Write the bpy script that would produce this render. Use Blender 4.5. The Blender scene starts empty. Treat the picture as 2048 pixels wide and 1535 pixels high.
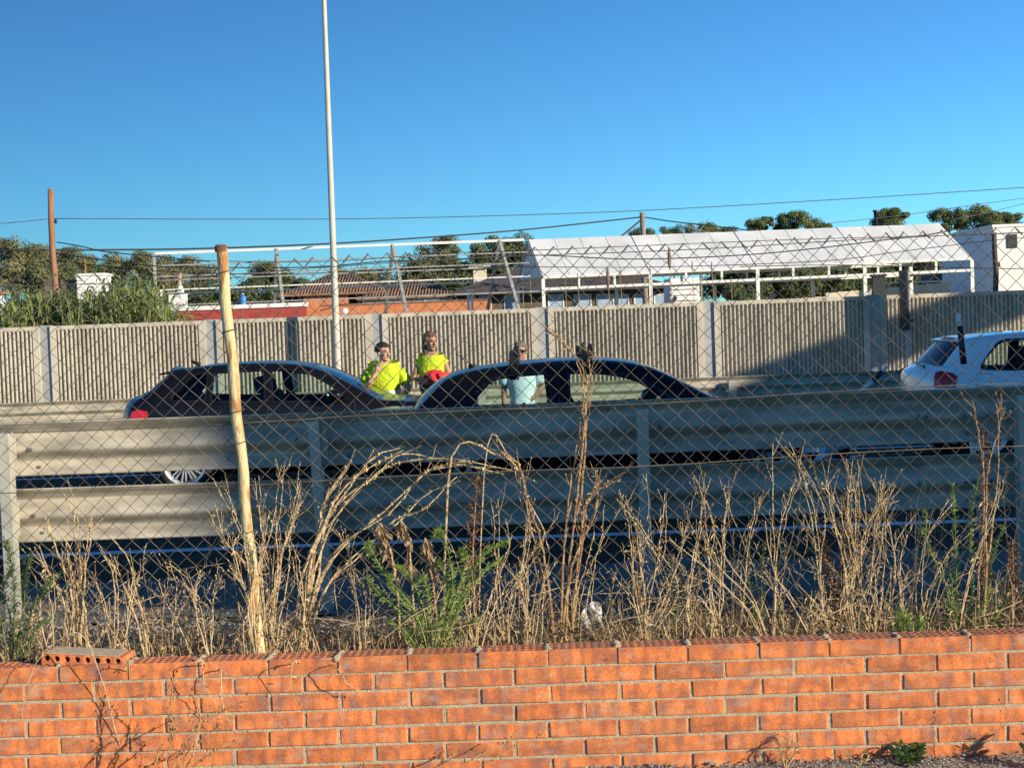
import bpy, bmesh, math, random
from mathutils import Vector, Matrix, noise
from mathutils.geometry import delaunay_2d_cdt

# ------------------------------------------------------------------ camera, sky, sun, exposure
scene = bpy.context.scene
COL = scene.collection
PITCH, ROLL, EYE, FPX = math.atan(117.5 / 3000), .037, 1.75, 3000.0
cF = Vector((0, math.cos(PITCH), -math.sin(PITCH)))
cU = Vector((0, math.sin(PITCH), math.cos(PITCH)))
cR = Vector((1, 0, 0))
R2 = cR * math.cos(ROLL) - cU * math.sin(ROLL)
U2 = cU * math.cos(ROLL) + cR * math.sin(ROLL)
cam = bpy.data.cameras.new('camera')
cam.sensor_width = 36
cam.lens = 36 * FPX / 2048
cam.clip_start, cam.clip_end = .1, 3000
camo = bpy.data.objects.new('camera', cam)
COL.objects.link(camo)
m3 = Matrix((R2, U2, -cF)).transposed()
camo.matrix_world = Matrix.Translation((0, 0, EYE)) @ m3.to_4x4()
scene.camera = camo

AZ, EL = math.radians(55), math.radians(17)          # sun behind the camera, to its right
to_sun = Vector((math.sin(AZ) * math.cos(EL), -math.cos(AZ) * math.cos(EL), math.sin(EL)))
world = bpy.data.worlds.new('World')
scene.world = world
world.use_nodes = True
wn = world.node_tree.nodes
sky = wn.new('ShaderNodeTexSky')
sky.sky_type = 'NISHITA'
sky.sun_disc = False
sky.sun_elevation = EL
sky.sun_rotation = math.radians(235)
sky.air_density = 1.0
sky.dust_density = 0.0
sky.ozone_density = 2.0
sky.altitude = 1500
bgn = wn['Background']
tint = wn.new('ShaderNodeMix')
tint.data_type = 'RGBA'
tint.blend_type = 'MULTIPLY'
tint.inputs[0].default_value = 1.0
tint.inputs[7].default_value = (.41, .91, 1.27, 1)       # the clean saturated blue of a phone picture, over the whole sky
gam = wn.new('ShaderNodeGamma')
gam.inputs[1].default_value = 1.15
world.node_tree.links.new(sky.outputs[0], gam.inputs[0])
world.node_tree.links.new(gam.outputs[0], tint.inputs[6])
world.node_tree.links.new(tint.outputs[2], bgn.inputs[0])
bgn.inputs[1].default_value = .06
sun = bpy.data.lights.new('sun', 'SUN')
sun.energy = 5.0
sun.angle = math.radians(.5)
sun.color = (1, .87, .68)
suno = bpy.data.objects.new('sun', sun)
COL.objects.link(suno)
suno.rotation_euler = to_sun.to_track_quat('Z', 'Y').to_euler()
vs = scene.view_settings
vs.view_transform = 'Standard'
vs.look = 'None'
vs.exposure = 0.55
vs.gamma = 1
vs.use_curve_mapping = False
scene.cycles.max_bounces = 8
scene.cycles.transparent_max_bounces = 16

RND = random.Random(7)


def at(px, py, Y):
    """the point at depth Y seen at photograph pixel (px, py)"""
    d = cF + R2 * ((px - 1024) / FPX) - U2 * ((py - 767.5) / FPX)
    return Vector((0, 0, EYE)) + d * (Y / d.y)


# ------------------------------------------------------------------ helpers
def tag(o, label=None, cat=None, group=None, kind=None):
    if label: o['label'] = label
    if cat: o['category'] = cat
    if group: o['group'] = group
    if kind: o['kind'] = kind
    return o


def empty(name, loc, label=None, cat=None, group=None):
    o = bpy.data.objects.new(name, None)
    o.location = loc
    o.empty_display_size = .2
    COL.objects.link(o)
    return tag(o, label, cat, group)


def link(name, me, parent=None, loc=(0, 0, 0), rot=None):
    o = bpy.data.objects.new(name, me)
    o.location = loc
    if rot: o.rotation_euler = rot
    if parent: o.parent = parent
    COL.objects.link(o)
    return o


def copy_tree(o, parent=None):
    c = o.copy()
    COL.objects.link(c)
    c.parent = parent
    for ch in list(o.children):
        copy_tree(ch, c)
    return c


class MB:
    def __init__(s):
        s.v, s.f, s.m = [], [], []

    def add(s, vs_, fs, mi=0):
        b = len(s.v)
        s.v.extend([tuple(p) for p in vs_])
        for f in fs:
            s.f.append(tuple(b + i for i in f))
            s.m.append(mi)
        return s

    def box(s, x0, x1, y0, y1, z0, z1, mi=0):
        return s.add([(x, y, z) for z in (z0, z1) for y in (y0, y1) for x in (x0, x1)],
                     [(0, 2, 3, 1), (4, 5, 7, 6), (0, 1, 5, 4), (2, 6, 7, 3), (0, 4, 6, 2), (1, 3, 7, 5)], mi)

    def boxm(s, M, sx, sy, sz, mi=0):
        c = [M @ Vector((x * sx / 2, y * sy / 2, z * sz / 2)) for z in (-1, 1) for y in (-1, 1) for x in (-1, 1)]
        return s.add(c, [(0, 2, 3, 1), (4, 5, 7, 6), (0, 1, 5, 4), (2, 6, 7, 3), (0, 4, 6, 2), (1, 3, 7, 5)], mi)

    def bar(s, a, b, w, h=None, mi=0):
        a, b = Vector(a), Vector(b)
        d = b - a
        q = d.to_track_quat('Z', 'Y').to_matrix().to_4x4()
        return s.boxm(Matrix.Translation((a + b) / 2) @ q, w, h or w, d.length, mi)

    def tube(s, pts, r, n=5, mi=0, cap=True):
        pts = [Vector(p) for p in pts]
        k = len(pts)
        rs = r if isinstance(r, (list, tuple)) else [r] * k
        t = (pts[1] - pts[0]).normalized()
        up = Vector((0, 0, 1)) if abs(t.z) < .9 else Vector((1, 0, 0))
        a = t.cross(up).normalized()
        vv = []
        for i, p in enumerate(pts):
            t = (pts[min(i + 1, k - 1)] - pts[max(i - 1, 0)])
            if t.length < 1e-9: t = Vector((0, 0, 1))
            t.normalize()
            a = a - t * a.dot(t)
            if a.length < 1e-6: a = t.orthogonal()
            a.normalize()
            b = t.cross(a)
            for j in range(n):
                an = 2 * math.pi * j / n
                vv.append(p + (a * math.cos(an) + b * math.sin(an)) * rs[i])
        ff = [(i * n + j, i * n + (j + 1) % n, (i + 1) * n + (j + 1) % n, (i + 1) * n + j) for i in range(k - 1) for j in range(n)]
        if cap and n > 2:
            ff += [tuple(range(n - 1, -1, -1)), tuple(range((k - 1) * n, k * n))]
        return s.add(vv, ff, mi)

    def lathe(s, prof, n, M, mi=0, closed=False):
        k = len(prof)
        vv = [M @ Vector((r * math.cos(2 * math.pi * j / n), r * math.sin(2 * math.pi * j / n), z)) for r, z in prof for j in range(n)]
        rng = k if closed else k - 1
        return s.add(vv, [(i * n + j, i * n + (j + 1) % n, ((i + 1) % k) * n + (j + 1) % n, ((i + 1) % k) * n + j) for i in range(rng) for j in range(n)], mi)

    def ell(s, c, r, nu=10, nv=7, mi=0, M=None):
        c = Vector(c)
        vv = []
        for i in range(nv + 1):
            th = math.pi * i / nv
            for j in range(nu):
                ph = 2 * math.pi * j / nu
                p = Vector((r[0] * math.sin(th) * math.cos(ph), r[1] * math.sin(th) * math.sin(ph), r[2] * math.cos(th)))
                vv.append(c + (M @ p if M else p))
        return s.add(vv, [(i * nu + j, (i + 1) * nu + j, (i + 1) * nu + (j + 1) % nu, i * nu + (j + 1) % nu) for i in range(nv) for j in range(nu)], mi)

    def octa(s, c, r, mi=0):
        c = Vector(c)
        return s.add([c + Vector(d) * r for d in ((1, 0, 0), (-1, 0, 0), (0, 1, 0), (0, -1, 0), (0, 0, 1.3), (0, 0, -1.3))],
                     [(0, 2, 4), (2, 1, 4), (1, 3, 4), (3, 0, 4), (2, 0, 5), (1, 2, 5), (3, 1, 5), (0, 3, 5)], mi)

    def mesh(s, name, mats, smooth=False):
        me = bpy.data.meshes.new(name)
        me.from_pydata(s.v, [], s.f)
        for m in (mats if isinstance(mats, (list, tuple)) else [mats]): me.materials.append(m)
        if len(me.materials) > 1: me.polygons.foreach_set('material_index', s.m)
        if smooth: me.polygons.foreach_set('use_smooth', [True] * len(s.f))
        me.update()
        return me

    def obj(s, name, mats, parent=None, smooth=False, world=False, loc=(0, 0, 0)):
        if world and parent:
            o = Vector(parent.location)
            s.v = [tuple(Vector(p) - o) for p in s.v]
        return link(name, s.mesh(name, mats, smooth), parent, loc)


def autosmooth(o, ang=35):
    o.data.polygons.foreach_set('use_smooth', [True] * len(o.data.polygons))
    try: o.data.set_sharp_from_angle(angle=math.radians(ang))
    except Exception: pass
    return o


def fixnormals(o):
    bm = bmesh.new(); bm.from_mesh(o.data)
    bmesh.ops.remove_doubles(bm, verts=bm.verts, dist=1e-4)
    bmesh.ops.recalc_face_normals(bm, faces=bm.faces)
    bm.to_mesh(o.data); bm.free()
    return o


def bevel(o, w=.01, seg=2):
    fixnormals(o)
    b = o.modifiers.new('bevel', 'BEVEL'); b.width = w; b.segments = seg; b.limit_method = 'ANGLE'
    return o


def catmull(pts, sub=5):
    pts = [Vector(p) for p in pts]
    P = [pts[0] * 2 - pts[1]] + pts + [pts[-1] * 2 - pts[-2]]
    out = []
    for i in range(1, len(P) - 2):
        p0, p1, p2, p3 = P[i - 1:i + 3]
        for j in range(sub):
            t = j / sub
            out.append(.5 * ((2 * p1) + (p2 - p0) * t + (2 * p0 - 5 * p1 + 4 * p2 - p3) * t * t + (3 * p1 - p0 - 3 * p2 + p3) * t ** 3))
    out.append(pts[-1])
    return out


# ------------------------------------------------------------------ materials
def mat(name, c1, c2=None, scale=5, rough=.8, metal=0, bump=0, bscale=None, spec=.5, coat=0, detail=5, stretch=None, lo=.35, hi=.65, transl=0, seed=False):
    m = bpy.data.materials.new(name)
    m.use_nodes = True
    nt = m.node_tree; N = nt.nodes; L = nt.links
    b = N['Principled BSDF']
    b.inputs['Roughness'].default_value = rough
    b.inputs['Metallic'].default_value = metal
    b.inputs['Specular IOR Level'].default_value = spec
    b.inputs['Coat Weight'].default_value = coat
    b.inputs['Coat Roughness'].default_value = .05
    b.inputs['Base Color'].default_value = (*c1, 1)
    tc = N.new('ShaderNodeTexCoord')
    vec = tc.outputs['Object']
    if stretch:
        mp = N.new('ShaderNodeMapping'); mp.inputs['Scale'].default_value = stretch
        L.new(vec, mp.inputs[0]); vec = mp.outputs[0]
    if seed:
        oi = N.new('ShaderNodeObjectInfo')
        vm = N.new('ShaderNodeVectorMath'); vm.operation = 'MULTIPLY_ADD'
        cb = N.new('ShaderNodeCombineXYZ')
        for k in range(3): L.new(oi.outputs['Random'], cb.inputs[k])
        L.new(cb.outputs[0], vm.inputs[0]); vm.inputs[1].default_value = (91, 57, 33); L.new(vec, vm.inputs[2]); vec = vm.outputs[0]
    if c2:
        n = N.new('ShaderNodeTexNoise'); n.inputs['Scale'].default_value = scale; n.inputs['Detail'].default_value = detail
        L.new(vec, n.inputs['Vector'])
        r = N.new('ShaderNodeValToRGB')
        r.color_ramp.elements[0].position = lo; r.color_ramp.elements[0].color = (*c1, 1)
        r.color_ramp.elements[1].position = hi; r.color_ramp.elements[1].color = (*c2, 1)
        L.new(n.outputs[0], r.inputs[0]); L.new(r.outputs[0], b.inputs['Base Color'])
        if metal or rough < .7:
            mr = N.new('ShaderNodeMapRange'); mr.inputs[3].default_value = rough - .06; mr.inputs[4].default_value = rough + .1
            L.new(n.outputs[0], mr.inputs[0]); L.new(mr.outputs[0], b.inputs['Roughness'])
    if bump:
        n2 = N.new('ShaderNodeTexNoise'); n2.inputs['Scale'].default_value = bscale or scale * 6; n2.inputs['Detail'].default_value = 4
        L.new(vec, n2.inputs['Vector'])
        bp = N.new('ShaderNodeBump'); bp.inputs['Strength'].default_value = bump; bp.inputs['Distance'].default_value = .02
        L.new(n2.outputs[0], bp.inputs['Height']); L.new(bp.outputs[0], b.inputs['Normal'])
    if transl:
        tr = N.new('ShaderNodeBsdfTranslucent')
        src = b.inputs['Base Color'].links
        if src: L.new(src[0].from_socket, tr.inputs[0])
        else: tr.inputs[0].default_value = (*c1, 1)
        mx = N.new('ShaderNodeMixShader'); mx.inputs[0].default_value = transl
        L.new(b.outputs[0], mx.inputs[1]); L.new(tr.outputs[0], mx.inputs[2]); L.new(mx.outputs[0], N['Material Output'].inputs[0])
    return m


def brick_mat():
    m = bpy.data.materials.new('fired_brick')
    m.use_nodes = True
    nt = m.node_tree; N = nt.nodes; L = nt.links
    b = N['Principled BSDF']; b.inputs['Roughness'].default_value = .82; b.inputs['Specular IOR Level'].default_value = .25
    tc = N.new('ShaderNodeTexCoord'); oi = N.new('ShaderNodeObjectInfo')
    cb = N.new('ShaderNodeCombineXYZ')
    for k in range(3): L.new(oi.outputs['Random'], cb.inputs[k])
    off = N.new('ShaderNodeVectorMath'); off.operation = 'MULTIPLY_ADD'; off.inputs[1].default_value = (37.3, 19.7, 53.1)
    L.new(cb.outputs[0], off.inputs[0]); L.new(tc.outputs['Object'], off.inputs[2])

    def nz(sc, detail, stretch):
        mp = N.new('ShaderNodeMapping'); mp.inputs['Scale'].default_value = stretch
        L.new(off.outputs[0], mp.inputs[0])
        n = N.new('ShaderNodeTexNoise'); n.inputs['Scale'].default_value = sc; n.inputs['Detail'].default_value = detail
        L.new(mp.outputs[0], n.inputs[0])
        return n.outputs[0]

    def ramp(src, els):
        r = N.new('ShaderNodeValToRGB')
        while len(r.color_ramp.elements) < len(els): r.color_ramp.elements.new(.5)
        for e, (p, c) in zip(r.color_ramp.elements, els): e.position = p; e.color = (*c, 1)
        L.new(src, r.inputs[0])
        return r.outputs[0]

    def mix(f, a, bb, mode='MIX'):
        x = N.new('ShaderNodeMix'); x.data_type = 'RGBA'; x.blend_type = mode
        if isinstance(f, float): x.inputs[0].default_value = f
        else: L.new(f, x.inputs[0])
        L.new(a, x.inputs[6]); L.new(bb, x.inputs[7])
        return x.outputs[2]
    bands = nz(1, .6, (24, 3, 12))                       # kiln marks: soft upright bands, different on each brick
    base = ramp(bands, [(.44, (.74, .245, .082)), (.53, (.66, .21, .072)), (.62, (.57, .205, .090)), (.71, (.46, .205, .125))])
    mp_ = N.new('ShaderNodeMapping'); mp_.inputs['Scale'].default_value = (1, .3, .55)
    L.new(off.outputs[0], mp_.inputs[0])
    vo_ = N.new('ShaderNodeTexVoronoi'); vo_.inputs['Scale'].default_value = 24; vo_.feature = 'SMOOTH_F1'; vo_.inputs['Smoothness'].default_value = .25; vo_.inputs['Randomness'].default_value = .55
    L.new(mp_.outputs[0], vo_.inputs['Vector'])
    blob = ramp(vo_.outputs['Distance'], [(.15, (1.12, 1.10, 1.06)), (.38, (1.0, 1.0, 1.0)), (.52, (.84, .84, .94)), (.66, (.68, .74, .94))])
    base = mix(1.0, base, blob, 'MULTIPLY')
    tint = ramp(oi.outputs['Random'], [(0, (.80, .78, .78)), (.3, (1, 1, 1)), (.7, (1.0, .94, .9)), (1, (.9, .98, 1.05))])
    base = mix(1.0, base, tint, 'MULTIPLY')
    fine = ramp(nz(1, 5, (150, 150, 150)), [(.3, (.72, .68, .66)), (.6, (1.06, 1.06, 1.06))])
    base = mix(1.0, base, fine, 'MULTIPLY')
    soot = ramp(nz(1, 4, (16, 16, 22)), [(.64, (0, 0, 0)), (.80, (1, 1, 1))])
    x = N.new('ShaderNodeMix'); x.data_type = 'RGBA'; L.new(soot, x.inputs[0]); L.new(base, x.inputs[6]); x.inputs[7].default_value = (.17, .06, .035, 1)
    dust = ramp(nz(1, 6, (11, 11, 26)), [(.55, (0, 0, 0)), (.78, (.55, .55, .55))])
    y = N.new('ShaderNodeMix'); y.data_type = 'RGBA'; L.new(dust, y.inputs[0]); L.new(x.outputs[2], y.inputs[6]); y.inputs[7].default_value = (.56, .40, .27, 1)
    L.new(y.outputs[2], b.inputs['Base Color'])
    bp = N.new('ShaderNodeBump'); bp.inputs['Strength'].default_value = .35; bp.inputs['Distance'].default_value = .004
    L.new(nz(1, 4, (90, 90, 90)), bp.inputs['Height']); L.new(bp.outputs[0], b.inputs['Normal'])
    return m


def glass_mat(name, tint, refl=1.45):
    m = bpy.data.materials.new(name)
    m.use_nodes = True
    nt = m.node_tree; N = nt.nodes; L = nt.links
    N.remove(N['Principled BSDF'])
    t = N.new('ShaderNodeBsdfTransparent'); t.inputs[0].default_value = (*tint, 1)
    g = N.new('ShaderNodeBsdfGlossy'); g.inputs['Roughness'].default_value = .02
    f = N.new('ShaderNodeFresnel'); f.inputs[0].default_value = refl
    tc = N.new('ShaderNodeTexCoord')
    n = N.new('ShaderNodeTexNoise'); n.inputs['Scale'].default_value = 6
    bp = N.new('ShaderNodeBump'); bp.inputs['Strength'].default_value = .03
    L.new(tc.outputs['Object'], n.inputs[0]); L.new(n.outputs[0], bp.inputs['Height']); L.new(bp.outputs[0], g.inputs['Normal'])
    x = N.new('ShaderNodeMixShader')
    L.new(f.outputs[0], x.inputs[0]); L.new(t.outputs[0], x.inputs[1]); L.new(g.outputs[0], x.inputs[2])
    L.new(x.outputs[0], N['Material Output'].inputs[0])
    return m


M = {}
M['brick'] = brick_mat()
M['mortar'] = mat('mortar', (.46, .395, .27), (.64, .56, .40), 60, .95, bump=.8, bscale=260)
M['asphalt'] = mat('asphalt', (.052, .043, .028), (.085, .070, .046), 3, .9, bump=.4, bscale=160, spec=.1)
M['line'] = mat('road_paint', (.78, .78, .75), (.40, .40, .39), 9, .7, lo=.45, hi=.75)
M['soil'] = mat('dry_soil', (.065, .046, .030), (.135, .10, .066), 7, .95, bump=1, bscale=55)
M['gravel'] = mat('gravel_verge', (.12, .108, .088), (.24, .215, .175), 18, .95, bump=1, bscale=70)
M['grit'] = mat('pavement_grit', (.20, .18, .15), (.36, .33, .275), 22, .95, bump=1, bscale=80)
M['stone'] = mat('gravel_stone', (.14, .125, .105), (.28, .26, .22), 4, .9, seed=True)
M['land'] = mat('dry_land', (.12, .10, .055), (.19, .16, .09), .3, .95, bump=.5, bscale=4)
M['verge'] = mat('dry_grass_ground', (.16, .14, .06), (.30, .26, .12), 3, .95, bump=1, bscale=40)
M['zinc'] = mat('galvanised_steel', (.29, .265, .21), (.50, .455, .365), 4, .65, metal=.0, spec=.25, stretch=(.9, 3, 2), bump=.05, bscale=12)
M['zincpost'] = mat('weathered_zinc', (.40, .395, .33), (.54, .525, .44), 8, .55, metal=.3, bump=.1, bscale=60)
M['bolt'] = mat('bolt_steel', (.25, .25, .24), rough=.45, metal=.8)
M['concrete'] = mat('ribbed_concrete', (.39, .35, .275), (.57, .52, .42), 2.6, .9, bump=.3, bscale=40, seed=True, stretch=(1.6, 1.6, .35), lo=.3, hi=.62)
M['postgrey'] = mat('barrier_post_grey', (.33, .34, .34), (.42, .43, .42), 3, .6, metal=.2)
M['lamp'] = mat('painted_lamp_post', (.44, .42, .35), (.54, .51, .43), 2, .5)
M['rustpost'] = mat('rusty_cream_tube', (.56, .47, .25), (.36, .175, .06), 9, .75, stretch=(2.6, 2.6, .8), bump=.3, bscale=60, lo=.50, hi=.60, detail=8)
M['rust'] = mat('rusty_cap', (.12, .05, .03), (.20, .09, .05), 20, .85, bump=.5)
M['wire'] = mat('rusty_wire', (.085, .076, .067), (.19, .17, .145), 9, .6, metal=.25, spec=.4)
M['brickdust'] = mat('dusty_brick_bed', (.25, .115, .075), (.38, .20, .13), 40, .95)
M['twist'] = mat('bare_wire', (.22, .18, .13), (.13, .10, .07), 19, .6, metal=.3)
M['wood'] = mat('creosoted_pole', (.22, .105, .055), (.33, .17, .095), 9, .85, stretch=(2, 2, .2), bump=.5, bscale=30)
M['wooddark'] = mat('dark_pole', (.05, .04, .035), (.10, .075, .055), 9, .85, stretch=(2, 2, .2))
M['woodgrey'] = mat('grey_brown_pole', (.20, .16, .12), (.28, .23, .17), 9, .85, stretch=(2, 2, .2))
M['cable'] = mat('black_cable', (.015, .016, .018), rough=.6)
M['cablegrey'] = mat('grey_cable', (.10, .12, .14), rough=.6)
M['white'] = mat('white_render', (.74, .73, .70), (.80, .79, .77), 2, .85)
M['cream'] = mat('cream_render', (.60, .53, .38), (.70, .63, .48), 2, .9, bump=.2)
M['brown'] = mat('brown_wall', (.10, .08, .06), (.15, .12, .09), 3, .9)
M['redwall'] = mat('dark_red_paint', (.30, .045, .035), (.38, .07, .05), 4, .85)
M['orangewall'] = mat('orange_brickwork', (.50, .17, .07), (.60, .24, .11), 6, .9)
M['tile'] = mat('clay_roof_tile', (.20, .115, .075), (.31, .185, .115), 4, .9, bump=.3)
M['tarp'] = mat('white_tent_fabric', (.66, .68, .68), (.82, .83, .83), .9, .6, bump=.6, bscale=3, transl=.12, detail=7)
M['tarpgrey'] = mat('tent_grey', (.52, .54, .54), (.62, .63, .63), 4, .8)
M['whitesteel'] = mat('white_painted_steel', (.72, .71, .66), (.80, .79, .75), 4, .5)
M['greysteel'] = mat('grey_steel_frame', (.30, .30, .28), (.42, .42, .39), 4, .5, metal=.2)
M['darkroof'] = mat('dark_shed_roof', (.07, .055, .05), (.11, .085, .075), 3, .9)
M['window'] = mat('far_window', (.30, .42, .55), (.42, .52, .62), 2, .15, spec=.7)
M['tan'] = mat('tan_sacking', (.42, .30, .17), (.52, .40, .25), 6, .9, bump=.5)
M['blue'] = mat('blue_plastic', (.05, .22, .55), rough=.4)
M['signdark'] = mat('sign_back', (.014, .020, .022), (.025, .032, .034), 4, .6)
M['blackplastic'] = mat('black_plastic', (.012, .012, .014), rough=.45)
M['whiteplastic'] = mat('white_plastic', (.75, .76, .75), (.66, .67, .66), 12, .5)
M['leaf1'] = mat('pine_leaf', (.085, .125, .035), (.165, .190, .060), 1.5, .75, transl=.15, seed=True)
M['leaf2'] = mat('eucalyptus_leaf', (.120, .140, .060), (.21, .20, .095), 1.5, .7, transl=.2, seed=True)
M['leaf3'] = mat('dark_leaf', (.055, .085, .028), (.115, .135, .045), 1.5, .75, transl=.15, seed=True)
M['bark'] = mat('bark', (.16, .12, .085), (.24, .19, .14), 5, .9)
M['cane'] = mat('cane_leaf', (.13, .21, .055), (.30, .34, .11), 3, .6, transl=.3, seed=True)
M['canestem'] = mat('cane_stem', (.30, .30, .12), (.42, .36, .18), 3, .7)
M['plume'] = mat('reed_plume', (.16, .11, .08), (.24, .17, .12), 9, .9)
M['straw'] = mat('straw_stem', (.52, .36, .165), (.74, .57, .33), 14, .75, transl=.1, seed=True)
M['strawred'] = mat('reddish_stem', (.30, .16, .07), (.50, .33, .15), 14, .75, seed=True)
M['seed'] = mat('pale_seed', (.40, .29, .14), (.62, .49, .28), 30, .8)
M['dock'] = mat('brown_seed_head', (.13, .06, .03), (.22, .11, .055), 30, .85, transl=.1)
M['dryleaf'] = mat('dry_leaf', (.30, .20, .10), (.44, .32, .18), 20, .85, transl=.2)
M['green'] = mat('weed_green', (.18, .29, .055), (.34, .42, .11), 20, .6, transl=.3, seed=True)
M['greendark'] = mat('weed_dark_green', (.06, .11, .03), (.11, .17, .05), 20, .6, transl=.25, seed=True)
M['litter'] = mat('dead_grass', (.38, .27, .125), (.60, .46, .25), 15, .9, transl=.1)
M['paintblack'] = mat('navy_black_paint', (.006, .006, .007), rough=.28, metal=.0, coat=.22, spec=.2)
M['paintwhite'] = mat('white_car_paint', (.82, .83, .84), rough=.25, coat=1)
M['lining'] = mat('dark_lining', (.010, .010, .012), rough=.9, spec=.2)
M['trim'] = mat('black_trim', (.008, .008, .009), rough=.35)
M['tyre'] = mat('tyre_rubber', (.012, .012, .012), (.02, .02, .02), 20, .85)
M['alloy'] = mat('silver_alloy', (.68, .69, .70), rough=.3, metal=.55)
M['rimwhite'] = mat('white_alloy', (.80, .80, .79), rough=.35)
M['lampred'] = mat('red_lamp', (.66, .010, .014), (.48, .006, .010), 8, .3, coat=.15)
M['lampclear'] = mat('broken_lamp_glass', (.55, .60, .64), (.75, .78, .80), 30, .2, metal=.4, coat=1)
M['chrome'] = mat('chrome', (.7, .7, .7), rough=.12, metal=1)
M['glass'] = glass_mat('tinted_car_glass', (.76, .88, .83))
M['glassdark'] = glass_mat('dark_car_glass', (.10, .13, .13))
M['skin'] = mat('skin', (.50, .28, .19), (.56, .33, .23), 20, .6)
M['skindark'] = mat('tanned_skin', (.34, .18, .11), (.40, .22, .14), 20, .6)
M['hairdark'] = mat('dark_hair', (.015, .011, .009), (.03, .02, .015), 60, .6, stretch=(1, 1, .2))
M['hairbrown'] = mat('brown_hair', (.085, .045, .022), (.17, .10, .05), 60, .6, stretch=(1, 1, .2))
M['hairgrey'] = mat('grey_hair', (.10, .08, .06), (.24, .20, .15), 60, .7, stretch=(1, 1, .2))
M['hiviz'] = mat('high_visibility_yellow', (.46, .62, .015), (.56, .72, .02), 9, .8, bump=1, bscale=22)
M['hivizgreen'] = mat('high_visibility_lime', (.36, .80, .03), (.44, .86, .04), 9, .75, bump=.5, bscale=14)
M['reflect'] = mat('reflective_band', (.50, .54, .58), rough=.4)
M['navy'] = mat('navy_cloth', (.015, .02, .04), (.03, .035, .06), 12, .9)
M['greycloth'] = mat('dark_green_grey_cloth', (.06, .075, .07), (.09, .105, .10), 12, .9)
M['redcloth'] = mat('red_cloth', (.72, .03, .035), (.62, .02, .03), 14, .75, bump=.6, bscale=20)
M['shirt'] = mat('pale_blue_shirt', (.58, .72, .84), (.68, .80, .88), 9, .8, bump=.5, bscale=14)
M['eye'] = mat('eye', (.03, .02, .015), rough=.2)
M['lip'] = mat('lips', (.36, .12, .10), rough=.5)

# ------------------------------------------------------------------ ground, roads, verges
def zprof(y):
    P = [(-90, .12), (5.40, .135), (5.44, .135), (5.45, .50), (6.1, .485), (6.9, .38), (7.7, .25), (8.6, .15), (9.6, .07), (10.7, .012), (10.95, -.02), (20.2, -.02), (20.6, .03), (25.5, .03), (26, -.01), (33.6, -.01), (34, .0), (60, .05), (900, .1)]
    for (a, za), (b, zb) in zip(P, P[1:]):
        if a <= y <= b: return za + (zb - za) * (y - a) / (b - a)
    return .1


def sheet(name, xs, ys, zf, m, smooth=True):
    mb = MB()
    n = len(xs)
    mb.add([(x, y, zf(x, y)) for y in ys for x in xs], [(j * n + i, j * n + i + 1, (j + 1) * n + i + 1, (j + 1) * n + i) for j in range(len(ys) - 1) for i in range(n - 1)])
    return tag(mb.obj(name, m, smooth=smooth), kind='structure')


def lin(a, b, n): return [a + (b - a) * i / n for i in range(n + 1)]


def rough_z(x, y):
    return zprof(y) + .035 * noise.noise(Vector((x * 1.3, y * 1.3, 0))) + .018 * noise.noise(Vector((x * 5, y * 5, 3))) + .008 * noise.noise(Vector((x * 14, y * 14, 7)))


sheet('ground', [-700, -120, -40, -12, 12, 40, 120, 700], [-90, -20, 0, 5.40, 5.44, 6.1, 6.9, 8.6, 9.6, 10.7, 20.4, 25.7, 34, 60, 150, 400, 900], lambda x, y: zprof(y) - .08, M['land'], False)
sheet('foreground_ground', lin(-4, 4, 130), lin(3.2, 5.415, 40), lambda x, y: .135 + .012 * noise.noise(Vector((x * 4, y * 4, 1))) + .007 * noise.noise(Vector((x * 17, y * 17, 5))) + .03 * max(0, (y - 5.2) / .2) * (.35 + .65 * noise.noise(Vector((x * 3, 2, 2)))), M['grit'])
sheet('soil_bank', lin(-9, 9, 220), lin(5.435, 8.3, 44), rough_z, M['soil'])
sheet('gravel_verge', lin(-14, 14, 160), lin(8.3, 10.95, 34), lambda x, y: rough_z(x, y) * 1.0 + .006, M['gravel'])
sheet('road', [-400, -40, 0, 40, 400], [10.85, 15.5, 20.35], lambda x, y: 0, M['asphalt'])
sheet('median_verge', lin(-40, 40, 160), lin(20.3, 25.9, 16), lambda x, y: .03 + .03 * noise.noise(Vector((x, y, 0))), M['verge'])
sheet('opposite_road', [-400, -40, 0, 40, 400], [25.85, 29, 33.7], lambda x, y: .012, M['asphalt'])


def line_sheet(y0, y1, x0, x1, z=.004):
    return tag(MB().add([(x0, y0, z), (x1, y0, z), (x1, y1, z), (x0, y1, z)], [(0, 1, 2, 3)]).obj('road_line', M['line']), kind='structure')


line_sheet(12.2, 12.38, -300, 300)
line_sheet(19.15, 19.3, -300, 300)
for k in range(-6, 7): line_sheet(15.75, 15.87, k * 9 + 3.4, k * 9 + 6.9)

# ------------------------------------------------------------------ brick wall (each brick its own object)
WX, WY, WTOP = 0, 5.36, .578
wall = empty('brick_wall', (0, 5.36, .13), 'low orange brick wall with perforated top course along the bottom of the view', 'wall')
wall.rotation_euler.z = -.0137
core = MB().box(-4.4, 4.4, .0045, .112, -.10, WTOP - .13 - .012)
core.obj('mortar', M['mortar'], wall)
BL, BH, BD = .2432, .0562, .112


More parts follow.
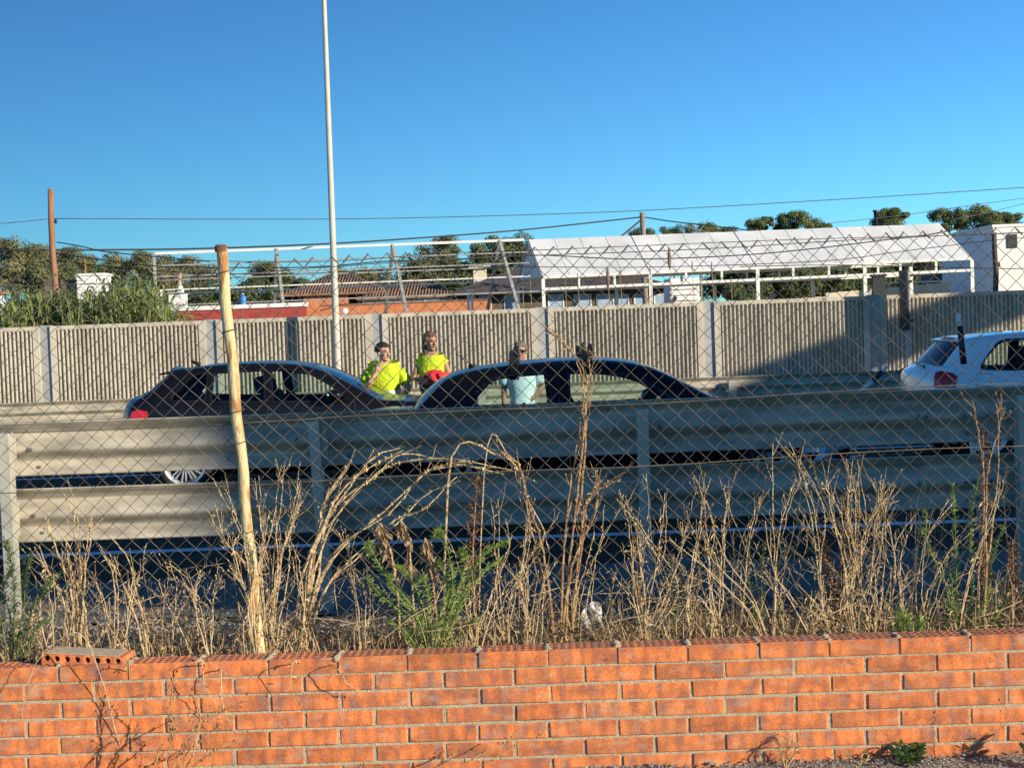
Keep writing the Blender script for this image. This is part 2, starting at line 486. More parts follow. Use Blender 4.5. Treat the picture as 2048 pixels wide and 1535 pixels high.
def brick_mesh(seed):
    rr = random.Random(seed)
    bm = bmesh.new()
    bmesh.ops.create_cube(bm, size=1)
    for v in bm.verts:
        v.co.x = v.co.x * BL + rr.uniform(-.0015, .0015); v.co.y = v.co.y * BD + rr.uniform(-.001, .001); v.co.z = v.co.z * BH + rr.uniform(-.0012, .0012)
    bmesh.ops.bevel(bm, geom=bm.edges[:], offset=.0035, segments=1, affect='EDGES')
    me = bpy.data.meshes.new('brick'); bm.to_mesh(me); bm.free()
    me.materials.append(M['brick'])
    return me


def top_brick_mesh(seed):
    rr = random.Random(seed)
    mb = MB()
    x0, x1, y0, y1, z0, z1 = -BL / 2, BL / 2, -BD / 2, BD / 2, -BH / 2, BH / 2
    b = .003
    mb.add([(x0, y0, z0), (x1, y0, z0), (x1, y0, z1 - b), (x0, y0, z1 - b), (x0, y0 + b, z1), (x1, y0 + b, z1)], [(0, 1, 2, 3), (3, 2, 5, 4)])
    mb.add([(x0, y1, z0), (x1, y1, z0), (x1, y1, z1), (x0, y1, z1)], [(1, 0, 3, 2)])
    mb.add([(x0, y0, z0), (x0, y1, z0), (x0, y1, z1), (x0, y0, z1 - b), (x0, y0 + b, z1)], [(0, 3, 4, 2, 1)])
    mb.add([(x1, y0, z0), (x1, y1, z0), (x1, y1, z1), (x1, y0, z1 - b), (x1, y0 + b, z1)], [(0, 1, 2, 4, 3)])
    xc, n = [x0], 9
    w = BL / n
    for i in range(n): xc += [x0 + w * i + w * .20, x0 + w * i + w * .84]
    xc.append(x1)
    yc = [y0 + b]
    for j in range(3):
        h = (BD - .01) / 3
        yc += [y0 + .006 + h * j + h * .25, y0 + .006 + h * j + h * .85]
    yc.append(y1)
    for i in range(len(xc) - 1):
        for j in range(len(yc) - 1):
            a, c, d, e = xc[i], xc[i + 1], yc[j], yc[j + 1]
            if i % 2 and j % 2:
                zb = z1 - .03
                mb.add([(a, d, z1), (c, d, z1), (c, e, z1), (a, e, z1), (a, d, zb), (c, d, zb), (c, e, zb), (a, e, zb)],
                       [(0, 4, 5, 1), (1, 5, 6, 2), (2, 6, 7, 3), (3, 7, 4, 0), (4, 7, 6, 5)])
            else:
                mb.add([(a, d, z1), (c, d, z1), (c, e, z1), (a, e, z1)], [(0, 1, 2, 3)], 1)
    return mb.mesh('brick', [M['brick'], M['brickdust']])


bvar = [brick_mesh(i) for i in range(5)]
tvar = [top_brick_mesh(i) for i in range(2)]
PITCHX, PITCHZ = .2530, .0655
j0 = at(1236, 1318, 5.36).x
for row in range(8):
    zc = WTOP - BH / 2 - row * PITCHZ
    jit = RND.uniform(-.008, .008) if row else 0
    for i in range(-20, 20):
        xc = j0 + (i + .5) * PITCHX + (PITCHX / 2 if row % 2 else 0) + jit + RND.uniform(-.002, .002)
        if abs(xc) > 4.2 or (abs(xc) > 3.2): continue
        me = tvar[RND.randrange(2)] if row == 0 else bvar[RND.randrange(5)]
        link('brick', me, wall, (xc, BD / 2 + RND.uniform(-.0025, .002), zc - .13 + RND.uniform(-.0012, .0012)), (RND.uniform(-.004, .004), RND.uniform(-.004, .004), RND.uniform(-.008, .008)))
# mortar squeezed up between the top bricks
mm = MB()
for i in range(-14, 14):
    xc = j0 + i * PITCHX
    for k in range(3):
        mm.ell((xc + RND.uniform(-.003, .003), .02 + k * .035 + RND.uniform(-.01, .01), WTOP - .13 - .006), (RND.uniform(.008, .02), .022, RND.uniform(.010, .016)), 7, 4)
mm.obj('mortar_joint', M['mortar'], wall, smooth=True)

# loose perforated brick lying on the wall
lb = empty('loose_brick', tuple(at(165, 1330, 5.42)), 'loose broken perforated brick lying on top of the low wall at far left', 'brick')
lbm = MB()
L_, H_, D_ = .30, .062, .13
cols, rows_ = 8, 2
for j in range(rows_):
    for i in range(cols):
        a, c = -L_ / 2 + L_ * i / cols, -L_ / 2 + L_ * (i + 1) / cols
        d, e = H_ * j / rows_ + .0, H_ * (j + 1) / rows_
        cx, cz, r = (a + c) / 2, (d + e) / 2, .0115
        sq = [(c, cz), (c, e), (cx, e), (a, e), (a, cz), (a, d), (cx, d), (c, d)]
        ring = [(cx + r * .95 * math.cos(k * math.pi / 4), cz + r * math.sin(k * math.pi / 4)) for k in range(8)]
        vv = [(x, 0, z) for x, z in sq] + [(x, 0, z) for x, z in ring] + [(x, .05, z) for x, z in ring]
        ff = [(k, (k + 1) % 8, 8 + (k + 1) % 8, 8 + k) for k in range(8)] + [(8 + k, 8 + (k + 1) % 8, 16 + (k + 1) % 8, 16 + k) for k in range(8)] + [tuple(range(16, 24))]
        lbm.add(vv, ff)
lbm.add([(-L_ / 2, 0, 0), (L_ / 2, 0, 0), (L_ / 2, D_, 0), (-L_ / 2, D_, 0), (-L_ / 2, 0, H_), (L_ / 2, 0, H_), (L_ / 2, D_, H_), (-L_ / 2, D_, H_)],
        [(4, 5, 6, 7), (0, 4, 7, 3), (1, 2, 6, 5), (2, 3, 7, 6), (0, 3, 2, 1)])
lo = lbm.obj('perforated_block', M['brick'], lb)
lo.rotation_euler = (0, .07, math.radians(-3))
lo.location = (0, -.01, -.024)
tb = MB().box(-L_ / 2 + .01, L_ / 2 - .02, .012, D_ - .01, H_ - .002, H_ + .003)
to = tb.obj('mortar_crust', M['mortar'], lb); to.rotation_euler = lo.rotation_euler; to.location = lo.location

# ------------------------------------------------------------------ guardrails
def wbeam(mb, y, zc, x0, x1, face=1, dz=0, step=.5):
    key = [(-.156, .012), (-.150, .006), (-.142, .010), (-.090, .076), (-.078, .083), (-.066, .078), (-.022, .010), (-.008, .001), (.008, .003), (.066, .070), (.078, .080), (.086, .083), (.094, .077), (.146, .010), (.152, .005), (.157, .008)]
    prof = []
    for (za_, da_), (zb2, db_) in zip(key, key[1:]):
        prof += [(za_, da_), (za_ * .5 + zb2 * .5, da_ * .5 + db_ * .5)]
    prof.append(key[-1])
    n = int((x1 - x0) / step)
    for s_, off in ((0, 0), (1, -.004)):
        vv = []
        for i in range(n + 1):
            x = x0 + (x1 - x0) * i / n
            w = .006 * noise.noise(Vector((x * .5, zc * 3, y))); wy = .012 * noise.noise(Vector((x * .4, zc, y + 9)))
            for z, d in prof: vv.append((x, y + face * (d + off) + wy, zc + z + w))
        k = len(prof)
        fs = [(i * k + j, (i + 1) * k + j, (i + 1) * k + j + 1, i * k + j + 1) for i in range(n) for j in range(k - 1)]
        if s_: fs = [f[::-1] for f in fs]
        mb.add(vv, fs)


gr = empty('guardrail', (0, 8.7, .12), 'near double beam galvanised guardrail crossing in front of the cars', 'guardrail')
for zc in (1.133, .748):
    for xa, xb, dy in ((-9, 2.62, 0), (2.44, 9, .006)):
        mb = MB(); wbeam(mb, 8.68 + dy, zc, xa, xb, 1)
        mb.obj('rail_beam', M['zinc'], gr, smooth=True, world=True)
px_posts = [at(14, 900, 8.6).x, at(645, 900, 8.6).x, at(1286, 900, 8.6).x, at(2042, 860, 8.6).x, -4.75, -6.6, 4.75, 6.6]
for k, x in enumerate(px_posts):
    mb = MB()
    lean = (.035 if k == 1 else 0)
    Mx = Matrix.Translation((x, 8.585, .1)) @ Matrix.Rotation(-lean, 4, 'Y')
    for (cx, cy, sx, sy) in ((0, -.045, .062, .006), (-.029, 0, .006, .085), (.029, -.0, .006, .085)):
        mb.boxm(Mx @ Matrix.Translation((cx, cy, .57)), sx, sy, 1.15)
    mb.obj('post', M['zincpost'], gr, world=True)
    for zc in (1.133, .748):
        sp = MB()
        sp.box(x - .12, x + .028, 8.59, 8.682, zc + .075, zc + .083)
        sp.box(x - .006, x + .028, 8.60, 8.680, zc - .11, zc + .075)
        sp.obj('spacer_block', M['zincpost'], gr, world=True)
bm_ = MB()
for zc in (1.133, .748):
    for x in px_posts + [2.5, 2.55]:
        for dx, dz in ((-.16, .0), (.11, .0), (-.19, .11), (.14, -.11)):
            bm_.ell((x + dx, 8.674 if dz == 0 else 8.725, zc + dz), (.014, .012, .014), 7, 4)
bm_.obj('bolt_head', M['bolt'], gr, world=True)['kind'] = 'stuff'

mg = empty('guardrail', (0, 24, 0), 'far galvanised guardrail along the grass median behind the people', 'guardrail')
for zc in (.645,):
    mb = MB(); wbeam(mb, 24, zc, -60, 60, 1, step=2)
    mb.obj('rail_beam', M['zinc'], mg, smooth=True, world=True)
xp = at(1465, 775, 23.9).x
for k in range(-12, 13):
    x = xp + k * 4.0
    MB().box(x - .06, x + .06, 23.86, 23.98, 0, .74).obj('post', M['zincpost'], mg, world=True)

# ------------------------------------------------------------------ noise barrier
nb = empty('noise_barrier', (0, 36, 0), 'long ribbed beige concrete noise barrier with grey posts behind the road', 'noise barrier')
WZ = 2.135
pw, nr = 3.72, 34
mb = MB()
mb.box(-pw / 2, pw / 2, .085, .19, 0, WZ)
mb.box(-pw / 2, -pw / 2 + .15, 0, .085, .12, WZ); mb.box(pw / 2 - .15, pw / 2, 0, .085, .12, WZ)
mb.box(-pw / 2 + .15, pw / 2 - .15, 0, .085, WZ - .09, WZ); mb.box(-pw / 2 , pw / 2 , -.012, .085, 0, .12)
rib = (pw - .30) / nr
for i in range(nr):
    xa = -pw / 2 + .15 + rib * (i + .26)
    xb = xa + rib * .50
    vv = []
    for z in (.12, WZ - .09):
        vv += [(xa, .085, z), (xa + .010, .004, z), (xb - .010, .004, z), (xb, .085, z)]
    mb.add(vv, [(0, 1, 5, 4), (1, 2, 6, 5), (2, 3, 7, 6)])
    # rounded groove end under the top margin
    xm = xb + rib * .25
    mb.add([(xb, .006, WZ - .09), (xm, .006, WZ - .09), (xb, .006, WZ - .12), (xb + rib * .06, .006, WZ - .102)], [(0, 2, 3, 1)])
    mb.add([(xa, .006, WZ - .09), (xa - rib * .25, .006, WZ - .09), (xa, .006, WZ - .12), (xa - rib * .06, .006, WZ - .102)], [(0, 1, 3, 2)])
pme = mb.mesh('panel', M['concrete'])
x0 = at(755, 700, 36).x
pmb = MB()
pmb.box(-.16, .16, .055, .07, 0, WZ + .02); pmb.box(-.008, .008, .07, .21, 0, WZ + .02); pmb.box(-.16, .16, .21, .225, 0, WZ + .02)
pom = pmb.mesh('post', M['postgrey'])
for k in range(-7, 8):
    x = x0 + k * 3.985
    link('post', pom, nb, (x, 0, 0))
    link('panel', pme, nb, (x + 3.985 / 2, 0, 0))

# ------------------------------------------------------------------ lamp post, poles, sign behind / before the barrier
lp = empty('lamp_post', (at(675, 730, 35.2).x, 35.2, 0), 'tall pale tapered lamp post in front of the noise barrier', 'lamp post')
xt = at(648, 0, 35.2).x - lp.location.x
mb = MB(); mb.tube([(0, 0, .02), (0, 0, .9), (xt, 0, 9.5), (xt * 1.3, 0, 12)], [.095, .085, .055, .04], 14)
mb.obj('pole', M['lamp'], lp, smooth=True)
mb = MB(); mb.box(-.2, .2, -.2, .2, 0, .03); mb.obj('base_plate', M['zincpost'], lp)
mb = MB(); mb.tube([(xt * 1.3, 0, 11.98), (xt * 1.3, -.6, 12.3), (xt * 1.3, -1.6, 12.45)], .035, 8); mb.obj('arm', M['lamp'], lp, smooth=True)
mb = MB(); mb.ell((xt * 1.3, -2.0, 12.45), (.16, .42, .09), 12, 7); mb.obj('lamp_head', M['lamp'], lp, smooth=True)


def pole(name, label, px, pyt, Y, r, m, dx=0, extra=0):
    t = at(px, pyt, Y)
    root = empty(name, (t.x + dx, Y, 0), label, 'pole')
    mb = MB()
    n = 7
    pts = [(-dx * i / n + .02 * math.sin(i * 2.1 + px), 0, (t.z) * i / n) for i in range(n + 1)]
    mb.tube(pts, [r * (1.15 - .25 * i / n) for i in range(n + 1)], 10)
    mb.obj('shaft', m, root, smooth=True)
    mb = MB()
    mb.ell((.0 - dx + r + .03, 0, t.z - .9), (.04, .04, .07), 8, 5); mb.box(-dx + r * .6, -dx + r + .05, -.015, .015, t.z - .93, t.z - .9)
    mb.obj('insulator', M['blackplastic'], root, smooth=True)
    return root, t


p1, t1 = pole('utility_pole', 'reddish brown wooden utility pole rising from the cane thicket', 100, 378, 42, .088, M['wood'], .0)
MB().tube([(.12, .02, 3.55), (.17, .02, 2.9), (.10, .02, 2.2), (.1, .02, 1.0)], .028, 6).obj('cable_guard', M['blackplastic'], p1, smooth=True)
MB().tube([(.115, -.02, 0), (.115, -.02, 2.9)], .035, 6).obj('side_stake', M['woodgrey'], p1)
p2, t2 = pole('utility_pole', 'grey brown utility pole standing behind the white tent roof', 1285, 425, 62, .12, M['woodgrey'])
MB().tube([(.0, .0, t2.z - .25), (-1.05, -.3, t2.z - 1.05)], .04, 6).obj('strut', M['wooddark'], p2)
p3, t3 = pole('utility_pole', 'dark utility pole before the white building at right', 1989, 465, 42, .075, M['wooddark'])

sg = empty('road_sign', (at(1815, 600, 35.45).x, 35.45, 0), 'dark road sign seen edge on above the noise barrier at right', 'road sign')
za, zb = at(1815, 660, 35.45).z, at(1815, 540, 35.45).z
MB().box(-.10, -.055, -.34, .34, za, zb).obj('sign_plate', M['signdark'], sg)
mb = MB(); mb.box(-.05, .055, -.07, .05, 0, zb + .0); mb.obj('post', M['postgrey'], sg)
mb = MB(); mb.box(-.054, .075, -.2, .2, za + .2, za + .26); mb.box(-.054, .075, -.2, .2, zb - .3, zb - .24); mb.obj('bracket', M['signdark'], sg)

gp = empty('concrete_post', (at(1757, 570, 40).x, 40, 0), 'squat grey post behind the noise barrier left of the edge-on sign', 'post')
MB().box(-.16, .16, -.1, .1, 0, at(1757, 553, 40).z).obj('shaft', M['signdark'], gp)  # near-black colour stands in for the shade on this grey post
MB().box(-.2, .2, -.14, .14, at(1757, 553, 40).z, at(1757, 553, 40).z + .06).obj('cap', M['signdark'], gp)

# overhead cables
def cable(pts, Y, r, m, label, sub=8):
    P = []
    for q in pts:
        P.append(at(q[0], q[1], q[2] if len(q) > 2 else Y))
    P = catmull(P, sub)
    o = MB().tube(P, r, 5).obj('overhead_cable', m, smooth=True)
    return tag(o, label, 'cable')


cable([(-300, 470), (0, 447), (95, 438)], 42, .010, M['cablegrey'], 'thin grey cable running left from the brown utility pole')
cable([(104, 437), (640, 438), (1000, 431), (1380, 416), (2060, 374), (2300, 352)], 43, .012, M['cablegrey'], 'highest thin grey cable crossing the whole sky')
cable([(-200, 500, 44), (0, 500, 44), (150, 500, 45), (400, 497, 48), (640, 488, 52), (820, 477, 55), (1040, 460, 58), (1283, 434, 61.9)], 50, .028, M['cable'], 'thick black cable sloping down left from the grey brown pole')
cable([(1287, 434, 62), (1345, 443, 62), (1420, 451, 62), (1500, 461, 62)], 62, .025, M['cable'], 'short black cable dropping right from the grey brown pole')
cable([(113, 484), (160, 492), (210, 503), (290, 511), (420, 523)], 42, .016, M['cable'], 'black cable leaving the brown utility pole just under its hook')
cable([(108, 505), (200, 519), (330, 533), (520, 535), (640, 533), (780, 522), (900, 520), (1060, 510), (1260, 518), (1450, 512), (1600, 500), (1760, 481), (1880, 465), (2060, 425)], 42, .016, M['cable'], 'dark sagging cable strung low across tent and steel frame')
cable([(108, 520), (300, 541), (560, 548), (900, 534), (1300, 534), (1640, 522), (1800, 503), (1988, 480), (2060, 475)], 42.2, .011, M['cable'], 'lowest sagging cable meeting the dark pole at right')
cable([(330, 520), (640, 523), (900, 506), (1100, 499), (1560, 480), (1988, 468), (2080, 462)], 42.4, .010, M['cable'], 'thin dark cable across the upper part of the tent roof')
cable([(1640, 448), (1800, 431), (1930, 412), (2060, 395)], 60, .012, M['cablegrey'], 'faint upper cable in front of the right hand trees')
cable([(1900, 440), (1980, 424), (2060, 404)], 60, .012, M['cablegrey'], 'faint lower cable at the right edge of the sky')
cable([(1480, 533), (1700, 530), (1988, 537), (2080, 535)], 42.3, .012, M['cable'], 'level dark cable under the tent eave at right')

# ------------------------------------------------------------------ tent and bare steel frame
def P3(px, py, Y): return at(px, py, Y)


tent = empty('tent', (8, 51, 0), 'long marquee with white fabric roof on white posts', 'tent')
rL, rR = P3(1057, 479, 52), P3(1878, 447, 52)
eL, eR = P3(1086, 553, 50.2), P3(1943, 515, 50.2)
bL, bR = rL * 2 - eL, rR * 2 - eR
bL.z, bR.z = eL.z, eR.z
mb = MB()
nx, nyy = 60, 10
for side, (qa, qb) in enumerate(((eL, eR), (bL, bR))):
    vv = []
    for j in range(nyy + 1):
        for i in range(nx + 1):
            u, v = i / nx, j / nyy
            p = (qa.lerp(qb, u)).lerp(rL.lerp(rR, u), v)
            bay = abs(math.sin(u * math.pi * 4))
            p = p + Vector((0, 0, -.05 * bay * math.sin(v * math.pi) + .012 * noise.noise(p * 1.5)))
            vv.append(p)
    mb.add(vv, [(j * (nx + 1) + i, j * (nx + 1) + i + 1, (j + 1) * (nx + 1) + i + 1, (j + 1) * (nx + 1) + i) for j in range(nyy) for i in range(nx)])
mb.obj('roof_fabric', M['tarp'], tent, smooth=True, world=True)
for side_q in ((eL, eR),):
    for k in range(1, 16):
        q0, q1 = side_q[0].lerp(side_q[1], k / 16), rL.lerp(rR, k / 16)
        P = []
        for j in range(9):
            v = j / 8; p = q0.lerp(q1, v); bay = abs(math.sin(k / 16 * math.pi * 4))
            P.append(p + Vector((0, -.004, -.05 * bay * math.sin(v * math.pi) + .006)))
        MB().tube(P, .016 if k % 4 == 0 else .005, 4).obj('roof_line', M['tarpgrey'], tent, world=True)  # thick lines imitate rafters showing dark through the fabric, thin ones are seams
    for v in (.22, .45, .7):
        P = [side_q[0].lerp(side_q[1], u / 40).lerp(rL.lerp(rR, u / 40), v) + Vector((0, -.004, -.05 * abs(math.sin(u / 40 * math.pi * 4)) * math.sin(v * math.pi) + .006)) for u in range(41)]
        MB().tube(P, .008, 4).obj('purlin_line', M['tarpgrey'], tent, world=True)  # grey lines imitate purlins showing faintly dark through the fabric
mb = MB()
mb.add([eL, rL, bL, eL + Vector((-.02, .1, -.02)), rL + Vector((0, .1, -.05)), bL + Vector((0, .1, 0))], [(0, 1, 2), (5, 4, 3), (0, 3, 4, 1), (1, 4, 5, 2)])
mb.obj('gable_end', M['tarp'], tent, world=True)
mb = MB()
for qa, qb in ((eL, eR), (bL, bR)):
    mb.bar(qa + Vector((0, 0, -.03)), qb + Vector((0, 0, -.03)), .09)
    mb.bar(qa + Vector((0, 0, -.42)), qb + Vector((0, 0, -.42)), .09)
    for k in range(1, 12):
        if k % 3 == 0: continue
        q = qa.lerp(qb, k / 12); mb.bar(q + Vector((0, 0, -.37)), q + Vector((0, 0, -.08)), .075)
mb.obj('eave_rail', M['whitesteel'], tent, world=True)
for k in range(5):
    u = k / 4
    for qa, qb in ((eL, eR), (bL, bR)):
        q = qa.lerp(qb, u)
        MB().bar((q.x, q.y, 0), q + Vector((0, 0, -.08)), .115).obj('post', M['whitesteel'], tent, world=True)
    q, r_, b_ = eL.lerp(eR, u), rL.lerp(rR, u), bL.lerp(bR, u)
    dz = Vector((0, 0, -.09))
    mb = MB(); mb.bar(q + dz, r_ + dz, .09); mb.bar(b_ + dz, r_ + dz, .09); mb.bar(q + Vector((0, 0, -.42)), b_ + Vector((0, 0, -.42)), .08)
    mb.obj('rafter', M['greysteel'], tent, world=True)
    if k < 4:
        q2 = bL.lerp(bR, u + .08)
        MB().bar((q2.x - .3, q2.y, .9), (q2.x + 1.0, q2.y, 2.55), .14).obj('brace', M['greysteel'], tent, world=True)

fr = empty('steel_frame', (-6, 52, 0), 'bare steel tent frame of A shaped trusses and long purlins left of the white roof', 'frame')
fl = rL - Vector((.15, 0, 0))
f0 = P3(310, 507, 52)
MB().bar(f0, fl, .085).obj('ridge_tube', M['whitesteel'], fr, world=True)
off = (eL - rL); off.z = 0
for px in (308, 553, 786, 1000):
    u = (P3(px, 500, 52).x - f0.x) / (fl.x - f0.x)
    top = f0.lerp(fl, u)
    for sgn in (1, -1):
        foot = top + off * sgn * 1.55; foot.z = 1.9
        MB().bar(top, foot, .10, .09).obj('truss_leg', M['greysteel'], fr, world=True)
        MB().bar((foot.x, foot.y, 0), foot, .13).obj('post', M['greysteel'], fr, world=True)
for t, m_ in ((.16, 'greysteel'), (.30, 'greysteel'), (.47, 'whitesteel'), (.66, 'greysteel'), (.9, 'greysteel')):
    for sgn in (1, -1):
        if sgn == -1 and t in (.16, .66): continue
        d = off * sgn * 1.55 * t; d.z = -(fl.z - 1.9) * t - (.06 if sgn < 0 else 0)
        MB().bar(f0 + d, fl + d, .042).obj('purlin', M[m_], fr, world=True)
for px in (322, 314):
    q = P3(px, 560, 51.2); MB().bar((q.x, q.y, 0), (q.x, q.y, 3.4), .09).obj('stake', M['cream'], fr, world=True)

# ------------------------------------------------------------------ houses and walls beyond the barrier
def block(root, x0, x1, y0, y1, z0, z1, m, name='wall'):
    return MB().box(x0, x1, y0, y1, z0, z1).obj(name, m, root, world=True)


def win(root, x0, x1, y, z0, z1, m='window'):
    f = MB()
    t = .06
    f.box(x0 - t, x1 + t, y - .05, y + .02, z1, z1 + t); f.box(x0 - t, x1 + t, y - .07, y + .02, z0 - t, z0)
    f.box(x0 - t, x0, y - .05, y + .02, z0, z1); f.box(x1, x1 + t, y - .05, y + .02, z0, z1)
    fo = f.obj('window', M['whitesteel'], root, world=True)
    g = MB().box(x0, x1, y - .02, y - .012, z0, z1)
    o = Vector(root.location); g.v = [tuple(Vector(p) - o) for p in g.v]
    g.obj('pane', M[m], fo)


def hip_roof(root, x0, x1, y0, y1, z, h, inset, m=M['tile'], ov=.25):
    x0 -= ov; x1 += ov; y0 -= ov; y1 += ov
    ym = (y0 + y1) / 2
    mb = MB()
    a, b = Vector((x0 + inset, ym, z + h)), Vector((x1 - inset, ym, z + h))
    c = [Vector((x0, y0, z)), Vector((x1, y0, z)), Vector((x1, y1, z)), Vector((x0, y1, z))]
    mb.add(c + [a, b], [(0, 1, 5, 4), (1, 2, 5), (2, 3, 4, 5), (3, 0, 4)])
    mb.add(c + [p - Vector((0, 0, .1)) for p in c], [(0, 4, 5, 1), (1, 5, 6, 2), (2, 6, 7, 3), (3, 7, 4, 0), (7, 6, 5, 4)])
    o = mb.obj('roof', m, root, world=True)
    if m is M['darkroof']: return o
    rows = MB()
    n = int((x1 - x0) / .14)
    for i in range(n + 1):                                            # rows of half-round tiles on the front slope
        x = x0 + (x1 - x0) * i / n
        tx = min(1, (x - x0) / max(inset, .01), (x1 - x) / max(inset, .01))
        rows.tube([(x, y0, z + .02), (x, y0 + (ym - y0) * tx, z + .02 + h * tx)], .036, 4)
    rows.v = [tuple(Vector(p) - Vector(root.location)) for p in rows.v]
    t = rows.obj('roof_tile', m, o, smooth=True); t['kind'] = 'stuff'
    return o


def house(name, loc, label, cat='house'): return empty(name, loc, label, cat)


def px_box(pxa, pxb, pyt, Y):
    a, b = at(pxa, pyt, Y), at(pxb, pyt, Y)
    return a.x, b.x, (a.z + b.z) / 2


# white block among the canes
x0_, x1_, zt = px_box(153, 206, 551, 80)
h = house('white_house', ((x0_ + x1_) / 2, 82, 0), 'plain white house wall rising above the cane thicket')
block(h, x0_, x1_, 80, 81.6, 0, zt, M['white']); block(h, x0_ - .06, x1_ + .06, 79.94, 81.66, zt, zt + .12, M['white'], 'parapet')
block(h, x0_ - 1.9, x0_ - .02, 80.5, 81.5, 0, zt - .15, M['brown'], 'shade_side_wall')  # brown stands in for the shade on the white house's left side
MB().tube([(x0_ + .2, 81, zt), (x0_ + .2, 81, zt + .9)], .05, 6).obj('mast', M['wood'], h, world=True)
win(h, (x0_ + x1_) / 2 - .1, (x0_ + x1_) / 2 + .5, 80, 2.2, 3.4)
# left edge house
x0_, x1_, zt = px_box(-220, 2, 588, 60)
h = house('white_house', ((x0_ + x1_) / 2, 62, 0), 'white house corner with clay tile eave at the left edge')
block(h, x0_, x1_, 60, 60.6, 0, zt, M['white']); hip_roof(h, x0_, x1_, 60, 60.6, zt, .22, .5, ov=.12)
win(h, x1_ - 1.9, x1_ - 1.1, 60, 1.2, 2.0)
# small white block with pipe
x0_, x1_, zt = px_box(337, 362, 588, 56)
h = house('white_shed', ((x0_ + x1_) / 2, 57, 0), 'small white shed with a stubby rusty chimney behind the red wall', 'shed')
block(h, x0_, x1_, 56, 57.1, 0, zt, M['white']); block(h, x0_ - .03, x1_ + .03, 55.97, 57.13, zt, zt + .06, M['white'], 'roof')
MB().ell(((x0_ + x1_) / 2, 57, zt + .15), (.14, .14, .2), 9, 6).obj('vent', M['white'], h, smooth=True, world=True)
MB().tube([((x0_ + x1_) / 2 - .02, 57, zt + .3), ((x0_ + x1_) / 2, 57, zt + .85)], .07, 8).obj('chimney', M['tan'], h, world=True)
# red wall
x0_, x1_, zt = px_box(352, 612, 617, 48)
h = house('red_wall', ((x0_ + x1_) / 2, 48, 0), 'dark red garden wall with white coping behind the barrier', 'wall')
block(h, x0_, x1_, 48, 48.25, 0, zt, M['redwall']); block(h, x0_ - .6, x1_ + .04, 47.95, 48.3, zt, zt + .13, M['white'], 'coping')
b_ = empty('blue_barrel', (at(486, 600, 50).x, 50, 0), 'small bright blue tank behind the red wall', 'tank')
zb_ = at(486, 588, 50).z
MB().lathe([(.01, zb_), (.05, zb_), (.07, zb_ - .06), (.11, zb_ - .1), (.11, .0), (.01, 0)], 16, Matrix.Identity(4)).obj('tank_body', M['blue'], b_, smooth=True)
MB().lathe([(.01, zb_ + .03), (.05, zb_ + .02), (.055, zb_)], 12, Matrix.Identity(4)).obj('lid', M['whiteplastic'], b_)
# orange house with hip roof
x0_, x1_, zt = px_box(606, 695, 586, 70)
h = house('tiled_house', ((x0_ + x1_) / 2 + 1.5, 72, 0), 'orange house with brown clay hip roofs and a cream wing')
block(h, x0_, x1_, 70, 76, 0, zt, M['orangewall']); hip_roof(h, x0_ - .8, x1_ + 1.6, 70, 76, zt, 1.0, 2.0)
xc0, xc1, zc_ = px_box(724, 908, 592, 69)
block(h, xc0, xc1, 69.2, 75.5, 0, zc_, M['cream'], 'wing'); hip_roof(h, xc0, xc1, 69.2, 75.5, zc_, .9, 2.6)
win(h, xc0 + 1.2, xc0 + 1.9, 69.2, zc_ - .55, zc_ - .15); win(h, xc0 + 2.9, xc0 + 3.5, 69.2, zc_ - .5, zc_ - .15)
block(h, x0_ - 1.8, x0_ - .02, 70.3, 75, 0, zt - .55, M['cream'], 'porch'); hip_roof(h, x0_ - 1.8, x0_ - .3, 70.3, 75, zt - .55, .5, .6)
x0_, x1_, zt = px_box(640, 982, 606, 62)
h = house('garden_wall', ((x0_ + x1_) / 2, 62, 0), 'long low orange brick garden wall below the tiled house', 'wall')
block(h, x0_, x1_, 62, 62.3, 0, zt, M['orangewall']); block(h, x0_, x1_, 61.96, 62.34, zt, zt + .06, M['tile'], 'coping')
d_ = empty('satellite_dish', (at(690, 622, 60).x, 60, 0), 'small white satellite dish below the orange wall', 'dish')
zz = at(690, 622, 60).z
MB().ell((0, 0, zz), (.13, .04, .13), 14, 8).obj('reflector', M['whiteplastic'], d_, smooth=True)
MB().tube([(0, .08, 0), (0, .08, zz)], .03, 6).obj('mast', M['zincpost'], d_)
w_ = empty('white_stake', (at(940, 590, 55).x, 55, 0), 'pair of short white stakes left of the tent gable', 'stake')
for dx in (-.07, .07): MB().box(dx - .045, dx + .045, -.05, .05, 0, at(940, 579, 55).z).obj('stake_board', M['whitesteel'], w_)
# dark shed beneath the tent
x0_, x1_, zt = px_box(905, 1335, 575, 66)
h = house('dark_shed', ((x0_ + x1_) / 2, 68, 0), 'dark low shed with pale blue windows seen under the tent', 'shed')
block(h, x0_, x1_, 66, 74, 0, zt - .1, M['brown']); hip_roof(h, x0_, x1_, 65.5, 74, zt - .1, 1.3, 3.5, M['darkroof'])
for a, b in ((1098, 1125), (1150, 1180), (1195, 1225), (1235, 1255), (1270, 1290), (1310, 1330), (1010, 1035), (960, 980)):
    win(h, at(a, 590, 66).x, at(b, 590, 66).x, 66, at(a, 622, 66).z, at(a, 591, 66).z)
ch = house('chimney_stack', (at(960, 545, 69).x, 69, 0), 'pale chimney with flat cap above the dark shed', 'chimney')
zz = at(960, 541, 69).z
block(ch, ch.location.x - .3, ch.location.x + .3, 68.7, 69.3, 0, zz, M['cream'], 'stack'); block(ch, ch.location.x - .5, ch.location.x + .5, 68.5, 69.5, zz + .12, zz + .2, M['cream'], 'cap')
